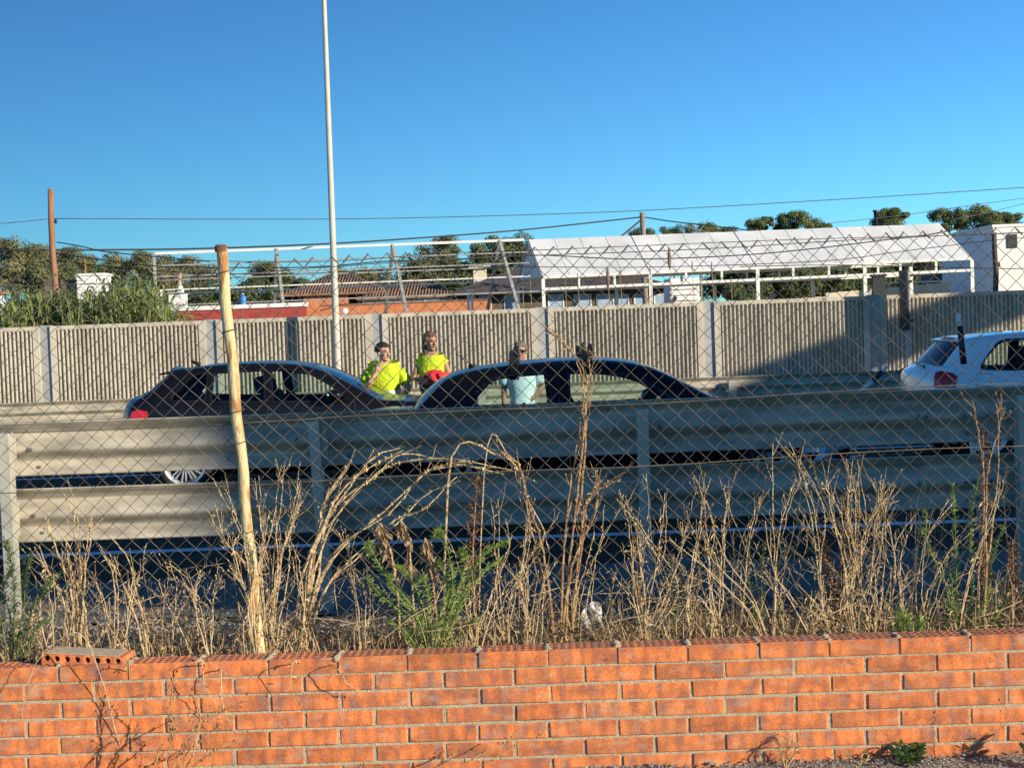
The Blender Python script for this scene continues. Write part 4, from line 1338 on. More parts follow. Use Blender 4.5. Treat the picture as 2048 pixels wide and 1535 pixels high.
    dsh = MB(); dsh.box(S['dash'], S['dash'] + .35, -.70, .70, .5, .90)
    bevel(dsh.obj('dashboard', M['lining'], root), .05, 3)
    tr_ = [Matrix.Translation((S['dash'] - .12, -.36, .86)) @ Matrix.Rotation(math.radians(65), 4, 'Y')]
    st = MB(); c0 = tr_[0]
    st.tube([c0 @ Vector((.18 * math.cos(a * math.pi / 12), .18 * math.sin(a * math.pi / 12), 0)) for a in range(25)], .016, 6); st.tube([c0 @ Vector((-.17, 0, 0)), c0 @ Vector((.17, 0, 0))], .018, 5)
    st.obj('steering_wheel', M['lining'], root, smooth=True)
    for sx in S['seats']:
        for sy in (-.36, .36):
            s_ = MB()
            s_.boxm(Matrix.Translation((sx + .18, sy, .52)) @ Matrix.Rotation(-.12, 4, 'Y'), .5, .5, .16)
            s_.boxm(Matrix.Translation((sx - .12, sy, .80)) @ Matrix.Rotation(-.28, 4, 'Y'), .15, .48, .58)
            o = bevel(s_.obj('seat', M['navy'], root), .06, 3)
            hr = MB(); hr.boxm(Matrix.Translation((sx - .24, sy, S.get('hrz', 1.17))) @ Matrix.Rotation(-.2, 4, 'Y'), .10, .27, .19)
            hr.boxm(Matrix.Translation((sx - .22, sy, 1.07)), .03, .12, .1)
            bevel(hr.obj('headrest', M['navy'], o), .04, 3)
    # plates, bumper strips
    xr = C[0][0]
    zf_ = S.get('plate_z', .55)
    MB().box(min(p[0] for p in C) - .095, min(p[0] for p in C) - .06, -.26, .26, zf_, zf_ + .11).obj('number_plate', M['whiteplastic'], root)
    return root, round_y


far_top = [('body', [(-.78, .24), (-.86, .42), (-.885, .62), (-.87, .78), (-.85, .92), (-.80, 1.02), (-.70, 1.085)]), ('rear_window', [(-.62, 1.13), (-.50, 1.22), (-.36, 1.315)]), ('body', [(-.30, 1.352), (-.12, 1.376), (.18, 1.408), (.54, 1.42), (.9, 1.418), (1.22, 1.395), (1.43, 1.355)]), ('windscreen', [(1.64, 1.275), (1.85, 1.17), (2.02, 1.075), (2.18, .985)]), ('body', [(2.26, .955), (2.49, .94), (2.9, .88), (3.2, .77), (3.38, .62), (3.42, .42), (3.34, .22)])]
far_w = [[(-.14, 1.045), (.10, 1.30), (.17, 1.325), (.27, 1.335), (.25, 1.03)], [(.33, 1.02), (.35, 1.335), (.90, 1.345), (.93, 1.0)], [(1.03, .99), (1.0, 1.345), (1.18, 1.33), (1.44, 1.285), (1.72, 1.12), (1.86, .985)]]
rw = at(368, 932, 16.85)
c1, ry1 = make_car(dict(name='estate_car', label='black estate car on the left behind the leaning rusty post', loc=(rw.x, 16.85 + .89, 0), wheelbase=2.64, rear_shift=(.21, .7, 1.3), bulge=.16, wr=.315, rim=.228, top=far_top, windows=far_w, paint=M['paintblack'], belt=.97,
    patches=[([(-.60, .79), (-.585, .93), (-.50, .955), (-.39, .93), (-.385, .79)], 'tail_light', M['lampred'])],
    seams=[[(.29, 1.0), (.30, .75), (.50, .35)], [(.97, 1.0), (.98, .3)], [(1.95, .96), (1.97, .3)], [(-.45, .99), (0, 1.0), (1.9, .955)]], handles=[.72, 1.55], mirror=(1.72, .99), spokes=(10, .016), twin=True, rim_mat=M['alloy'], dash=1.75, seats=(1.05, .10), glass_rear_window=M['glassdark']))
MB().add([(-.30, -.55, 1.325), (-.30, .55, 1.325), (-.02, .58, 1.372), (-.02, -.58, 1.372), (-.31, -.55, 1.345), (-.31, .55, 1.345), (-.02, .58, 1.396), (-.02, -.58, 1.396)], [(0, 1, 2, 3), (7, 6, 5, 4), (0, 4, 5, 1), (1, 5, 6, 2), (2, 6, 7, 3), (3, 7, 4, 0)]).obj('roof_spoiler', M['paintblack'], c1)
MB().tube([(.05, 0, 1.42), (-.02, 0, 1.45), (-.06, 0, 1.475)], [.03, .02, .008], 6).obj('aerial_fin', M['trim'], c1)
MB().tube([(-.56, -.25, 1.10), (-.54, .1, 1.13)], .016, 6).obj('rear_wiper', M['trim'], c1)

sed_top = [('body', [(-1.0, .24), (-1.10, .42), (-1.13, .62), (-1.12, .80), (-1.06, .93), (-.92, .985), (-.66, .985)]), ('rear_window', [(-.55, 1.015), (-.43, 1.12), (-.31, 1.215), (-.19, 1.285)]), ('body', [(.03, 1.345), (.32, 1.38), (.59, 1.398), (.86, 1.408), (1.13, 1.405), (1.38, 1.385), (1.58, 1.345)]), ('windscreen', [(1.70, 1.305), (1.87, 1.22), (2.05, 1.12), (2.26, 1.005)]), ('body', [(2.34, .975), (2.6, .945), (2.95, .88), (3.25, .79), (3.44, .67), (3.50, .48), (3.44, .32), (3.36, .22)])]
sed_w = [[(.02, .96), (.09, 1.12), (.20, 1.235), (.28, 1.275), (.45, 1.295), (.72, 1.305), (.76, .95)], [(.93, .95), (.93, 1.305), (1.2, 1.29), (1.42, 1.25), (1.58, 1.19), (1.72, 1.11), (1.92, .96)]]
rw = at(940, 975, 13.33)
c2, ry2 = make_car(dict(name='saloon_car', label='crashed dark blue saloon in the near lane with roof bars', loc=(rw.x, 13.33 + .89, 0), wheelbase=2.70, wr=.315, rim=.215, top=sed_top, windows=sed_w, paint=M['paintblack'], belt=.94, crush=2.95,
    patches=[([(-1.09, .74), (-1.07, .90), (-.98, .93), (-.74, .92), (-.76, .74)], 'tail_light', M['lampred']), ([(2.98, .50), (2.96, .62), (3.12, .655), (3.34, .63), (3.40, .50)], 'headlight', M['lampclear'])],
    seams=[[(.82, 1.3), (.85, .3)], [(.0, .95), (.02, .7), (.3, .33)], [(1.98, .95), (2.0, .3)]], handles=[.55, 1.55], mirror=(1.78, .95), spokes=(9, .05), rim_mat=M['alloy'], dash=1.78, seats=(1.08, .12), hrz=1.15))
for bx in (.44, 1.10):
    b = MB(); zr = 1.445 if bx < 1 else 1.47
    b.boxm(Matrix.Translation((bx, 0, zr + .02)), .05, 1.24, .035)
    bo = bevel(b.obj('roof_bar', M['blackplastic'], c2), .01)
    for sg_ in (-1, 1):
        f = MB(); f.boxm(Matrix.Translation((bx, sg_ * .60, zr + .005)), .10, .08, .10); f.boxm(Matrix.Translation((bx - .01, sg_ * .66, zr - .11)) @ Matrix.Rotation(sg_ * -.35, 4, 'X'), .09, .03, .17)
        f.boxm(Matrix.Translation((bx + .03, sg_ * .625, zr + .055)), .05, .06, .06)
        bevel(f.obj('bar_foot', M['blackplastic'], bo), .012)
a_ = MB(); a_.ell((.04, 0, 1.375), (.045, .03, .022), 8, 5); a_.tube([(.04, 0, 1.38), (-.06, 0, 1.46), (-.11, 0, 1.50)], [.007, .005, .004], 5); a_.obj('roof_aerial', M['trim'], c2, smooth=True)
# torn bumper pieces at the crushed corner
tb_ = MB(); rr = random.Random(3)
for k in range(9):
    c = Vector((3.0 + .5 * rr.random(), -.80 + rr.uniform(-.06, .06), .40 + .2 * rr.random()))
    a, b = Vector((rr.uniform(.05, .14), rr.uniform(-.03, .03), rr.uniform(-.05, .05))), Vector((rr.uniform(-.02, .02), rr.uniform(-.03, .03), rr.uniform(.03, .07)))
    q = [c - a - b, c + a - b * .4, c + a * .8 + b, c - a * .6 + b * .8]
    q2_ = [p + Vector((0, .012, 0)) for p in q]
    tb_.add(q + q2_, [(0, 1, 2, 3), (7, 6, 5, 4), (0, 4, 5, 1), (1, 5, 6, 2), (2, 6, 7, 3), (3, 7, 4, 0)])
o = tb_.obj('torn_bumper', M['lampclear'], c2); o['label'] = 'crumpled silvery bumper and lamp fragments'

wh_top = [('body', [(-.68, .24), (-.75, .42), (-.765, .6), (-.745, .78), (-.74, .92), (-.72, 1.01), (-.64, 1.075)]), ('rear_window', [(-.55, 1.115), (-.42, 1.21), (-.30, 1.30), (-.19, 1.372)]), ('body', [(-.12, 1.398), (.08, 1.42), (.37, 1.44), (.73, 1.45), (1.05, 1.44), (1.3, 1.40), (1.45, 1.35)]), ('windscreen', [(1.66, 1.27), (1.87, 1.17), (2.04, 1.075), (2.2, .985)]), ('body', [(2.28, .955), (2.5, .94), (2.9, .88), (3.2, .77), (3.36, .62), (3.40, .42), (3.32, .22)])]
wh_w = [[(-.04, 1.055), (-.03, 1.105), (.03, 1.175), (.20, 1.335), (.27, 1.36), (.45, 1.372), (.75, 1.378), (.78, 1.03)], [(.90, 1.03), (.88, 1.378), (1.15, 1.362), (1.42, 1.29), (1.7, 1.12), (1.84, 1.0)]]
rw = at(1979, 865, 17.0)
c3, ry3 = make_car(dict(name='hatchback_car', label='white hatchback with red tail light entering at the right edge', loc=(rw.x, 17.0 + .88, 0), wheelbase=2.58, rear_shift=(.16, -.1, .5), wr=.31, rim=.222, W=.88, top=wh_top, windows=wh_w, paint=M['paintwhite'], belt=.97,
    patches=[([(-.585, .86), (-.58, .98), (-.56, 1.03), (-.50, 1.048), (-.37, 1.02), (-.33, .97), (-.36, .86)], 'tail_light', M['lampred']), ([(-.1, .86), (-.1, .98), (.03, .98), (.03, .86)], 'fuel_flap', M['paintwhite'])],
    seams=[[(.84, 1.02), (.86, .3)], [(1.95, .96), (1.97, .3)], [(-.12, .85), (-.12, 1.0), (.05, 1.0), (.05, .85), (-.12, .85)]], handles=[1.05], mirror=(1.72, .99), spokes=(5, .075), rim_mat=M['rimwhite'], dash=1.75, seats=(1.05, .15), glass_rear_window=M['glassdark']))
MB().add([(-.25, -.52, 1.365), (-.25, .52, 1.365), (.02, .56, 1.40), (.02, -.56, 1.40), (-.26, -.52, 1.385), (-.26, .52, 1.385), (.02, .56, 1.428), (.02, -.56, 1.428)], [(0, 1, 2, 3), (7, 6, 5, 4), (0, 4, 5, 1), (1, 5, 6, 2), (2, 6, 7, 3), (3, 7, 4, 0)]).obj('roof_spoiler', M['paintwhite'], c3)
MB().tube([(-.59, -.42, 1.09), (-.56, .05, 1.115)], .016, 6).obj('rear_wiper', M['trim'], c3)

# ------------------------------------------------------------------ delineator posts
dp = empty('delineator_post', (at(1932, 770, 9.05).x + .03, 9.05, .08), 'slim white road marker with black band leaning before the white hatchback', 'road marker')
t = at(1917, 626, 9.05) - dp.location; q = at(1932, 770, 9.05) - dp.location
d = (t - q); base = t - d * (t.z / d.z)


def along(a, b, s0, s1): return [a.lerp(b, s0), a.lerp(b, s1)]


MB().tube(along(base, t, 0, .72), .016, 10).obj('shaft', M['whiteplastic'], dp, smooth=True)
zz1 = 1 - (at(1920, 652, 9.05) - at(1917, 626, 9.05)).length / (t - base).length
zz0 = 1 - (at(1927, 728, 9.05) - at(1917, 626, 9.05)).length / (t - base).length
MB().tube(along(base, t, zz0, zz1), .0185, 10).obj('black_band', M['blackplastic'], dp, smooth=True)
MB().tube(along(base, t, zz1, 1.0), [.018, .013], 10).obj('tip', M['whiteplastic'], dp, smooth=True)
dp2 = empty('delineator_post', tuple(at(1737, 771, 23.7)), 'bent white and black road marker hanging at the far guardrail', 'road marker')
e = at(1775, 732, 23.7) - dp2.location
MB().tube([-e * .35 + Vector((0, .12, 0)), e * .25], .035, 10).obj('shaft', M['whiteplastic'], dp2, smooth=True)
MB().tube([e * .25, e * .72], .037, 10).obj('black_band', M['blackplastic'], dp2, smooth=True)
MB().tube([e * .72, e], [.036, .03], 10).obj('tip', M['whiteplastic'], dp2, smooth=True)

# ------------------------------------------------------------------ people
def skin_graph(nodes, edges, root, sub=2):
    names = list(nodes)
    me = bpy.data.meshes.new('g')
    me.from_pydata([nodes[n][0] for n in names], [(names.index(a), names.index(b)) for a, b in edges], [])
    o = bpy.data.objects.new('g', me)
    COL.objects.link(o)
    o.modifiers.new('s', 'SKIN')
    sl = me.skin_vertices[0].data
    for i, n in enumerate(names):
        r = nodes[n][1]
        sl[i].radius = r if isinstance(r, tuple) else (r, r)
        sl[i].use_root = n == root
    ss = o.modifiers.new('u', 'SUBSURF'); ss.levels = sub; ss.render_levels = sub
    dg = bpy.context.evaluated_depsgraph_get()
    ev = o.evaluated_get(dg)
    out = bpy.data.meshes.new_from_object(ev)
    V_ = [v.co.copy() for v in out.vertices]; F_ = [tuple(p.vertices) for p in out.polygons]
    bpy.data.objects.remove(o); bpy.data.meshes.remove(me); bpy.data.meshes.remove(out)
    return V_, F_


def remesh(mb, voxel, name, m, parent, iters=3):
    o = mb.obj(name + '_raw', m, None)
    r = o.modifiers.new('r', 'REMESH'); r.mode = 'VOXEL'; r.voxel_size = voxel; r.use_smooth_shade = True
    s = o.modifiers.new('s', 'SMOOTH'); s.iterations = iters; s.factor = .5
    dg = bpy.context.evaluated_depsgraph_get()
    out = bpy.data.meshes.new_from_object(o.evaluated_get(dg))
    old = o.data
    bpy.data.objects.remove(o); bpy.data.meshes.remove(old)
    out.name = name
    out.materials.clear(); out.materials.append(m)
    out.polygons.foreach_set('use_smooth', [True] * len(out.polygons))
    return link(name, out, parent)


def hand(mb, wrist, d, palm_n, curl=.5, s=1.0):
    """palm with four unequal bent fingers and a thumb; d points along the hand, palm_n out of the palm"""
    d = d.normalized(); palm_n = (palm_n - d * palm_n.dot(d)).normalized(); side = d.cross(palm_n)
    mb.tube([wrist - d * .02, wrist + d * .03, wrist + d * .06 * s, wrist + d * .088 * s], [.024 * s, .029 * s, .033 * s, .026 * s], 8)
    for k, (o_, L) in enumerate(((-.030, .066), (-.010, .076), (.010, .072), (.029, .056))):
        b = wrist + d * .08 * s + side * o_ * s
        dirs = d
        P = [b - d * .03, b]
        for j, f in enumerate((.45, .32, .25)):
            dirs = (dirs + palm_n * curl * (.55 + .1 * j)).normalized()
            P.append(P[-1] + dirs * L * f * s * 1.1)
        mb.tube(P, [.0098 * s, .0098 * s, .009 * s, .0085 * s, .0065 * s], 6)
    b = wrist + d * .03 * s - side * .022 * s
    d2 = (d * .6 - side * .7 + palm_n * .35).normalized()
    mb.tube([b, b + d2 * .035 * s, b + (d2 * .05 + d * .02) * s + palm_n * .008, b + (d2 * .06 + d * .045) * s + palm_n * .015], [.013 * s, .0115 * s, .010 * s, .007 * s], 6)


def person(label, loc, P):
    root = empty('person', loc, label, 'person')
    J = {k: Vector(v) for k, v in P['J'].items()}
    w = P.get('build', 1.0)
    nodes = dict(pelvis=(J['pelvis'], (.15 * w, .11 * w)), belly=(J['belly'], (.14 * w, .105 * w)), chest=(J['chest'], (.165 * w, .11 * w)), neck0=(J['neck'] - Vector((0, 0, .06)), (.075, .07)), neck=(J['neck'], (.055, .055)), skull=(J['head'] - Vector((0, 0, .03)), (.06, .06)))
    edges = [('pelvis', 'belly'), ('belly', 'chest'), ('chest', 'neck0'), ('neck0', 'neck'), ('neck', 'skull')]
    for s_ in 'lr':
        nodes.update({'sh' + s_: (J['sh' + s_], .056 * w), 'el' + s_: (J['el' + s_], .042 * w), 'wr' + s_: (J['wr' + s_], .027 * w), 'hip' + s_: (J['hip' + s_], .095 * w), 'kn' + s_: (J['kn' + s_], .062 * w), 'an' + s_: (J['an' + s_], .042), 'to' + s_: (J['an' + s_] + Vector((0, -.16, -.05)), .035)})
        nodes['ca' + s_] = (J['kn' + s_].lerp(J['an' + s_], .35), .06 * w)
        nodes['fa' + s_] = (J['el' + s_].lerp(J['wr' + s_], .3), .040 * w)
        edges += [('neck0', 'sh' + s_), ('sh' + s_, 'el' + s_), ('el' + s_, 'fa' + s_), ('fa' + s_, 'wr' + s_), ('pelvis', 'hip' + s_), ('hip' + s_, 'kn' + s_), ('kn' + s_, 'ca' + s_), ('ca' + s_, 'an' + s_), ('an' + s_, 'to' + s_)]
    mb = MB()
    mb.add(*skin_graph(nodes, edges, 'pelvis'))
    H = Matrix.Rotation(P['turn'], 4, 'Z') @ Matrix.Rotation(P.get('nod', 0), 4, 'X')
    hc = J['head']

    def hp(x, y, z): return hc + H @ Vector((x, y, z))
    M3 = H.to_3x3()
    mb.ell(hc + M3 @ Vector((0, .012, .03)), (.076, .094, .092), 16, 12, M=M3)       # cranium
    mb.ell(hc + M3 @ Vector((0, -.015, -.035)), (.062, .075, .085), 14, 10, M=M3)    # face and jaw
    mb.ell(hc + M3 @ Vector((0, -.055, -.095)), (.032, .030, .026), 10, 7, M=M3)     # chin
    mb.tube([hp(0, -.082, .012), hp(0, -.100, -.015), hp(0, -.112, -.034), hp(0, -.088, -.042)], [.010, .013, .016, .012], 8)
    for sx in (-1, 1):
        mb.ell(hc + M3 @ Vector((sx * .076, .012, -.012)), (.012, .022, .034), 8, 6, M=M3)
        mb.ell(hc + M3 @ Vector((sx * .030, -.082, .022)), (.026, .010, .008), 8, 5, M=M3)
        mb.ell(hc + M3 @ Vector((sx * .040, -.066, -.030)), (.022, .018, .022), 8, 5, M=M3)
    for s_ in 'lr':
        hd, pn, cu = P['hand' + s_]
        hand(mb, J['wr' + s_], Vector(hd), Vector(pn), cu)
    body = remesh(mb, .0065, 'body', P['skin'], root, 2)
    for sx in (-1, 1): MB().ell(hc + M3 @ Vector((sx * .030, -.086, .004)), (.012, .007, .006), 8, 6, M=M3).obj('eye', M['eye'], root, smooth=True)
    MB().ell(hc + M3 @ Vector((0, -.088, -.066)), (.024, .008, .007), 8, 5, M=M3).obj('mouth', M['lip'], root, smooth=True)
    br = MB()
    for sx in (-1, 1): br.ell(hc + M3 @ Vector((sx * .031, -.091, .027)), (.020, .006, .0045), 8, 5, M=M3)
    br.obj('eyebrow', P['hair'], root, smooth=True)
    # hair
    hb = MB()
    for i in range(240):
        rr_ = random.Random(i + int(abs(loc[0] * 100)))
        th, ph = math.acos(1 - rr_.random() * 1.15), rr_.uniform(0, 6.28)
        d = Vector((math.sin(th) * math.cos(ph), math.sin(th) * math.sin(ph), math.cos(th)))
        if d.y < -.45 and d.z < .42: continue
        p = hc + M3 @ Vector((d.x * .080, .014 + d.y * .098, .032 + d.z * .094))
        hb.ell(p, (.020, .020, .016), 6, 4)
    for c, r in P.get('hair_extra', []): hb.ell(hc + M3 @ Vector(c), r, 10, 8, M=M3)
    remesh(hb, .008, 'hair', P['hair'], root, 2)
    # trousers
    g = {k: (nodes[k][0], tuple(q + .014 for q in (nodes[k][1] if isinstance(nodes[k][1], tuple) else (nodes[k][1],) * 2))) for k in ('pelvis', 'hipl', 'hipr', 'knl', 'knr', 'cal', 'car', 'anl', 'anr')}
    g['waist'] = (J['pelvis'].lerp(J['belly'], .55), (.145 * w + .012, .11 * w + .012))
    e_ = [('waist', 'pelvis'), ('pelvis', 'hipl'), ('pelvis', 'hipr'), ('hipl', 'knl'), ('hipr', 'knr'), ('knl', 'cal'), ('knr', 'car'), ('cal', 'anl'), ('car', 'anr')]
    t_ = MB(); t_.add(*skin_graph(g, e_, 'pelvis')); t_.obj('trousers', P['trousers'], root, smooth=True)
    for s_ in 'lr':
        b = J['an' + s_]
        sh = MB(); sh.ell(b + Vector((0, -.07, -.045)), (.05, .135, .05), 12, 8); sh.obj('shoe', M['blackplastic'], root, smooth=True)
    # shirt
    g = {}
    for k in ('belly', 'chest', 'neck0'):
        r = nodes[k][1]; g[k] = (nodes[k][0], (r[0] + .024, r[1] + .026))
    g['chest'] = (J['chest'], (.185 * w + .02, .12 * w + .02)); g['neck0'] = (J['neck'] - Vector((0, 0, .125)), (.085, .085)); g['collar'] = (J['neck'] - Vector((0, .004, .025)), (.060, .060))
    for s_, sx in (('l', -1), ('r', 1)): g['yoke' + s_] = (J['neck'] + Vector((sx * .105 * w, 0, -.115)), .072)
    g['hem'] = (J['pelvis'].lerp(J['belly'], .1), (.155 * w + .022, .115 * w + .026))
    g['tail'] = (J['pelvis'] - Vector((0, 0, .07)), (.165 * w + .022, .12 * w + .026))
    e_ = [('tail', 'hem'), ('hem', 'belly'), ('belly', 'chest'), ('chest', 'neck0'), ('neck0', 'collar')]
    for s_ in 'lr':
        g['sh' + s_] = (J['sh' + s_] + Vector((0, 0, .004)), .056 * w + .020); e_ += [('neck0', 'yoke' + s_), ('yoke' + s_, 'sh' + s_)]
        if P['sleeve'] > .15:
            g['sl' + s_] = (J['sh' + s_].lerp(J['el' + s_], P['sleeve']), .056 * w + .034); e_.append(('sh' + s_, 'sl' + s_))
    t_ = MB(); V_, F_ = skin_graph(g, e_, 'chest')
    V_ = [v + Vector((.012, .016, .008)) * noise.noise(Vector((v.x * 9, v.y * 9, v.z * 16))) + Vector((.004, .006, .003)) * noise.noise(v * 30) for v in V_]
    t_.add(V_, F_); t_.obj(P.get('shirt_name', 'shirt'), P['shirt'], root, smooth=True)
    return root, J, nodes


def base_pose(sw=.20):
    return dict(pelvis=(0, 0, .93), belly=(0, 0, 1.10), chest=(0, 0, 1.32), neck=(0, -.01, 1.50), head=(0, -.03, 1.63), shl=(-sw, 0, 1.365), shr=(sw, 0, 1.365), ell=(-sw - .06, .03, 1.12), elr=(sw + .06, .03, 1.12), wrl=(-sw - .05, -.05, .88), wrr=(sw + .05, -.05, .88),
                hipl=(-.10, 0, .86), hipr=(.10, 0, .86), knl=(-.13, -.02, .48), knr=(.13, -.02, .48), anl=(-.14, .02, .09), anr=(.14, .02, .09))


def shift(J, names, d):
    for n in names: J[n] = tuple(Vector(J[n]) + Vector(d))


UP = ['pelvis', 'belly', 'chest', 'neck', 'head', 'shl', 'shr', 'ell', 'elr', 'wrl', 'wrr', 'hipl', 'hipr']
# man with a hand at his mouth
J = base_pose(.225)
shift(J, UP, (0, .04, -.17)); J['knl'] = (-.20, -.22, .42); J['knr'] = (.20, -.22, .42)
J['ell'] = (-.23, -.20, .99); J['wrl'] = (-.085, -.20, 1.205); J['elr'] = (.31, .02, .98); J['wrr'] = (.20, -.12, .86)
pm = at(763, 700, 19.35)
pr, Jm, nm = person('man in a bright yellow polo shirt with hand raised to his mouth', (pm.x + .02, 19.35, 0), dict(J=J, build=1.12, turn=math.radians(48), skin=M['skin'], hair=M['hairdark'], shirt=M['hiviz'], sleeve=.78, trousers=M['navy'], handl=((.35, .05, 1), (.4, .6, -.1), .55), handr=((-.5, -.1, -.6), (-.6, .5, 0), .4)))
zc = Jm['belly'].z
for nm_, z0_, z1_, m_, rx in (('reflective_band', zc - .02, zc + .04, M['reflect'], .186), ('navy_hem', zc - .17, zc - .025, M['navy'], .188)):
    MB().lathe([(1, z0_), (1.015, (z0_ + z1_) / 2), (1, z1_)], 28, Matrix.Translation((0, .04, 0)) @ Matrix.Diagonal((rx * 1.12, .148 * 1.1, 1, 1))).obj(nm_, m_, pr, smooth=True)
# woman with folded arms
J = base_pose(.165)
shift(J, UP, (0, 0, -.055)); J['ell'] = (-.235, -.03, 1.10); J['elr'] = (.235, -.03, 1.10); J['wrl'] = (.04, -.20, 1.10); J['wrr'] = (-.03, -.235, 1.06)
pm = at(862, 700, 19.3)
pr, Jm, nm = person('woman with brown hair and lime vest folding her arms over something red', (pm.x, 19.3, 0), dict(J=J, build=.90, turn=math.radians(35), skin=M['skindark'], hair=M['hairbrown'], shirt=M['hiviz'], shirt_name='vest', sleeve=.16, trousers=M['hivizgreen'],
    hair_extra=[((0, .05, .10), (.05, .05, .045)), ((-.05, .06, -.05), (.045, .05, .09)), ((.045, .065, -.05), (.04, .05, .09)), ((-.055, .05, -.13), (.03, .04, .07))], handl=((1, -.1, .05), (0, .5, -1), .4), handr=((-1, .1, .1), (0, .5, -1), .4)))
MB().lathe([(1, Jm['belly'].z - .10), (1.02, Jm['belly'].z - .03), (1, Jm['belly'].z + .03)], 28, Matrix.Diagonal((.165, .135, 1, 1))).obj('waistband', M['greycloth'], pr, smooth=True)
rb = MB()
rb.ell((0, 0, 0), (.155, .07, .085), 22, 14)
rb.v = [tuple(Vector(p) + Vector((.03, .02, .03)) * noise.noise(Vector(p) * 14)) for p in rb.v]
ro = empty('red_jacket', tuple(Vector((pm.x + .06, 19.3 - .27, Jm['wrl'].z + .035))), 'bundled red jacket held in the folded arms of the woman', 'jacket')
rb.obj('cloth_bundle', M['redcloth'], ro, smooth=True)
for k in range(2):
    MB().tube(catmull([(-.06 + .1 * k, -.06, .03), (-.02 + .1 * k, -.085, -.02), (.03 + .08 * k, -.075, -.08)], 4), [.03, .032, .032, .03, .03, .028, .027, .026, .02], 8).obj('sleeve', M['redcloth'], ro, smooth=True)
# man behind the saloon
J = base_pose(.19)
shift(J, UP, (0, 0, -.225)); J['knl'] = (-.16, -.20, .44); J['knr'] = (.16, -.20, .44)
J['ell'] = (-.235, .02, .93); J['wrl'] = (-.24, -.04, .70); J['elr'] = (.29, .06, .96); J['wrr'] = (.17, -.06, .82)
pm = at(1038, 700, 19.4)
pr, Jm, nm = person('grey haired man in a pale blue shirt standing behind the saloon', (pm.x + .02, 19.4, 0), dict(J=J, build=1.0, turn=math.radians(-8), skin=M['skindark'], hair=M['hairgrey'], shirt=M['shirt'], sleeve=.85, trousers=M['navy'], handl=((0, -.2, -1), (1, 0, 0), .4), handr=((-.8, -.2, -.4), (-.4, .6, 0), .4)))
sgz = MB(); hc = Jm['head']
for sx in (-1, 1): sgz.ell(hc + Vector((sx * .032 + .01, -.098, .004)), (.028, .008, .02), 10, 6)
sgz.tube([hc + Vector((-.075, -.06, .008)), hc + Vector((0, -.10, .01)), hc + Vector((.085, -.055, .008))], .004, 4)
sgz.obj('sunglasses', M['blackplastic'], pr, smooth=True)

# ------------------------------------------------------------------ chain link fence
fe = empty('chain_link_fence', (0, 5.62, .45), 'rusty chain link fence with one leaning tube post behind the brick wall', 'fence')
dw, dh = .0690, .0665
zb_, zt_ = .60, 2.055
nrow = int((zt_ - zb_) / (dh / 2))
wm = MB()
rw_ = .0017


def fdef(x, z, y):
    low = max(0, (.95 - z) / .35)
    nx_ = noise.noise(Vector((x * 1.1, z * 1.3, 0))) * .018 + noise.noise(Vector((x * 6, z * 6, 5))) * (.003 + .012 * low)
    nz_ = noise.noise(Vector((x * .9, z * .7, 9))) * .016 + noise.noise(Vector((x * 5, z * 6, 2))) * (.002 + .010 * low)
    ny_ = noise.noise(Vector((x * .8, z * 1.0, 4))) * .03 + noise.noise(Vector((x * 4, z * 4, 8))) * (.004 + .05 * low)
    sag = -.025 * math.exp(-((x + 1.55) / .55) ** 2) * max(0, (z - 1.2))
    return Vector((x + nx_, y + ny_, z + nz_ + sag + .009 * x * (z - .6) * .6))


for i in range(-66, 67):
    cut = 0
    rr = random.Random(i * 13 + 5)
    start = 0 if rr.random() < .6 else rr.randrange(1, 6)
    vv, n = [], 0
    for k in range(start, nrow + 1):
        par = (k + i) % 2
        x = (i + par) * dw / 2
        z = zb_ + k * dh / 2
        yy = (.0024 if par else -.0024)
        if k == nrow and par == 0 and i % 2 == 0: pass
        c = fdef(x, z, yy)
        # diamond section ring facing along the fence
        vv += [c + Vector((rw_, 0, 0)), c + Vector((0, rw_, 0)), c + Vector((-rw_, 0, 0)), c + Vector((0, -rw_, 0))]
        n += 1
    wm.add(vv, [(a * 4 + j, a * 4 + (j + 1) % 4, (a + 1) * 4 + (j + 1) % 4, (a + 1) * 4 + j) for a in range(n - 1) for j in range(4)])
    par = (nrow + i) % 2
    if par == 0:                                                      # two strands twisted together just under each peak
        a_, b_ = fdef((i) * dw / 2, zb_ + nrow * dh / 2, 0), fdef((i + (1 if rr.random() < .5 else -1) * .8) * dw / 2, zb_ + (nrow - .8) * dh / 2, 0)
        wm.tube([a_ + Vector((0, 0, .004)), a_.lerp(b_, .5), b_], [.0026, .0036, .0026], 5)
wm.v = [tuple(Vector(p) + Vector((0, 0, -.45))) for p in wm.v]
wo = wm.obj('wire_mesh', M['wire'], fe); wo['kind'] = 'stuff'
for zc, m_ in ((1.205, 'twist'), (1.438, 'wire'), (2.0, 'wire')):
    mb = MB(); P = []
    for k in range(90):
        x = -2.31 + k * .052
        P.append(fdef(x, zc + .012 * math.sin(x * 1.1), -.006) + Vector((0, 0, -.45)))
    mb.tube(P, .0018, 5); mb.obj('tension_wire', M[m_], fe)
top, bs = Vector((-1.062, -.03, 2.074 - .45)), Vector((-.975, -.03, -.05))
n = 16
MB().tube([bs.lerp(top, k / n) + Vector((.004 * math.sin(k * 1.7), 0, 0)) for k in range(n + 1)], .0205, 18).obj('post', M['rustpost'], fe, smooth=True)
MB().tube([top + Vector((0, 0, -.012)), top + Vector((0, 0, .006)), top + Vector((0, 0, .014))], [.0235, .0238, .018], 18).obj('post_cap', M['rust'], fe)
for k, x in enumerate((2.14, -2.28)):
    MB().tube([(x, -.03, 0), (x - .02, -.03, 1.65)], .024, 14).obj('post', M['rustpost'], fe, smooth=True)
tw = MB()
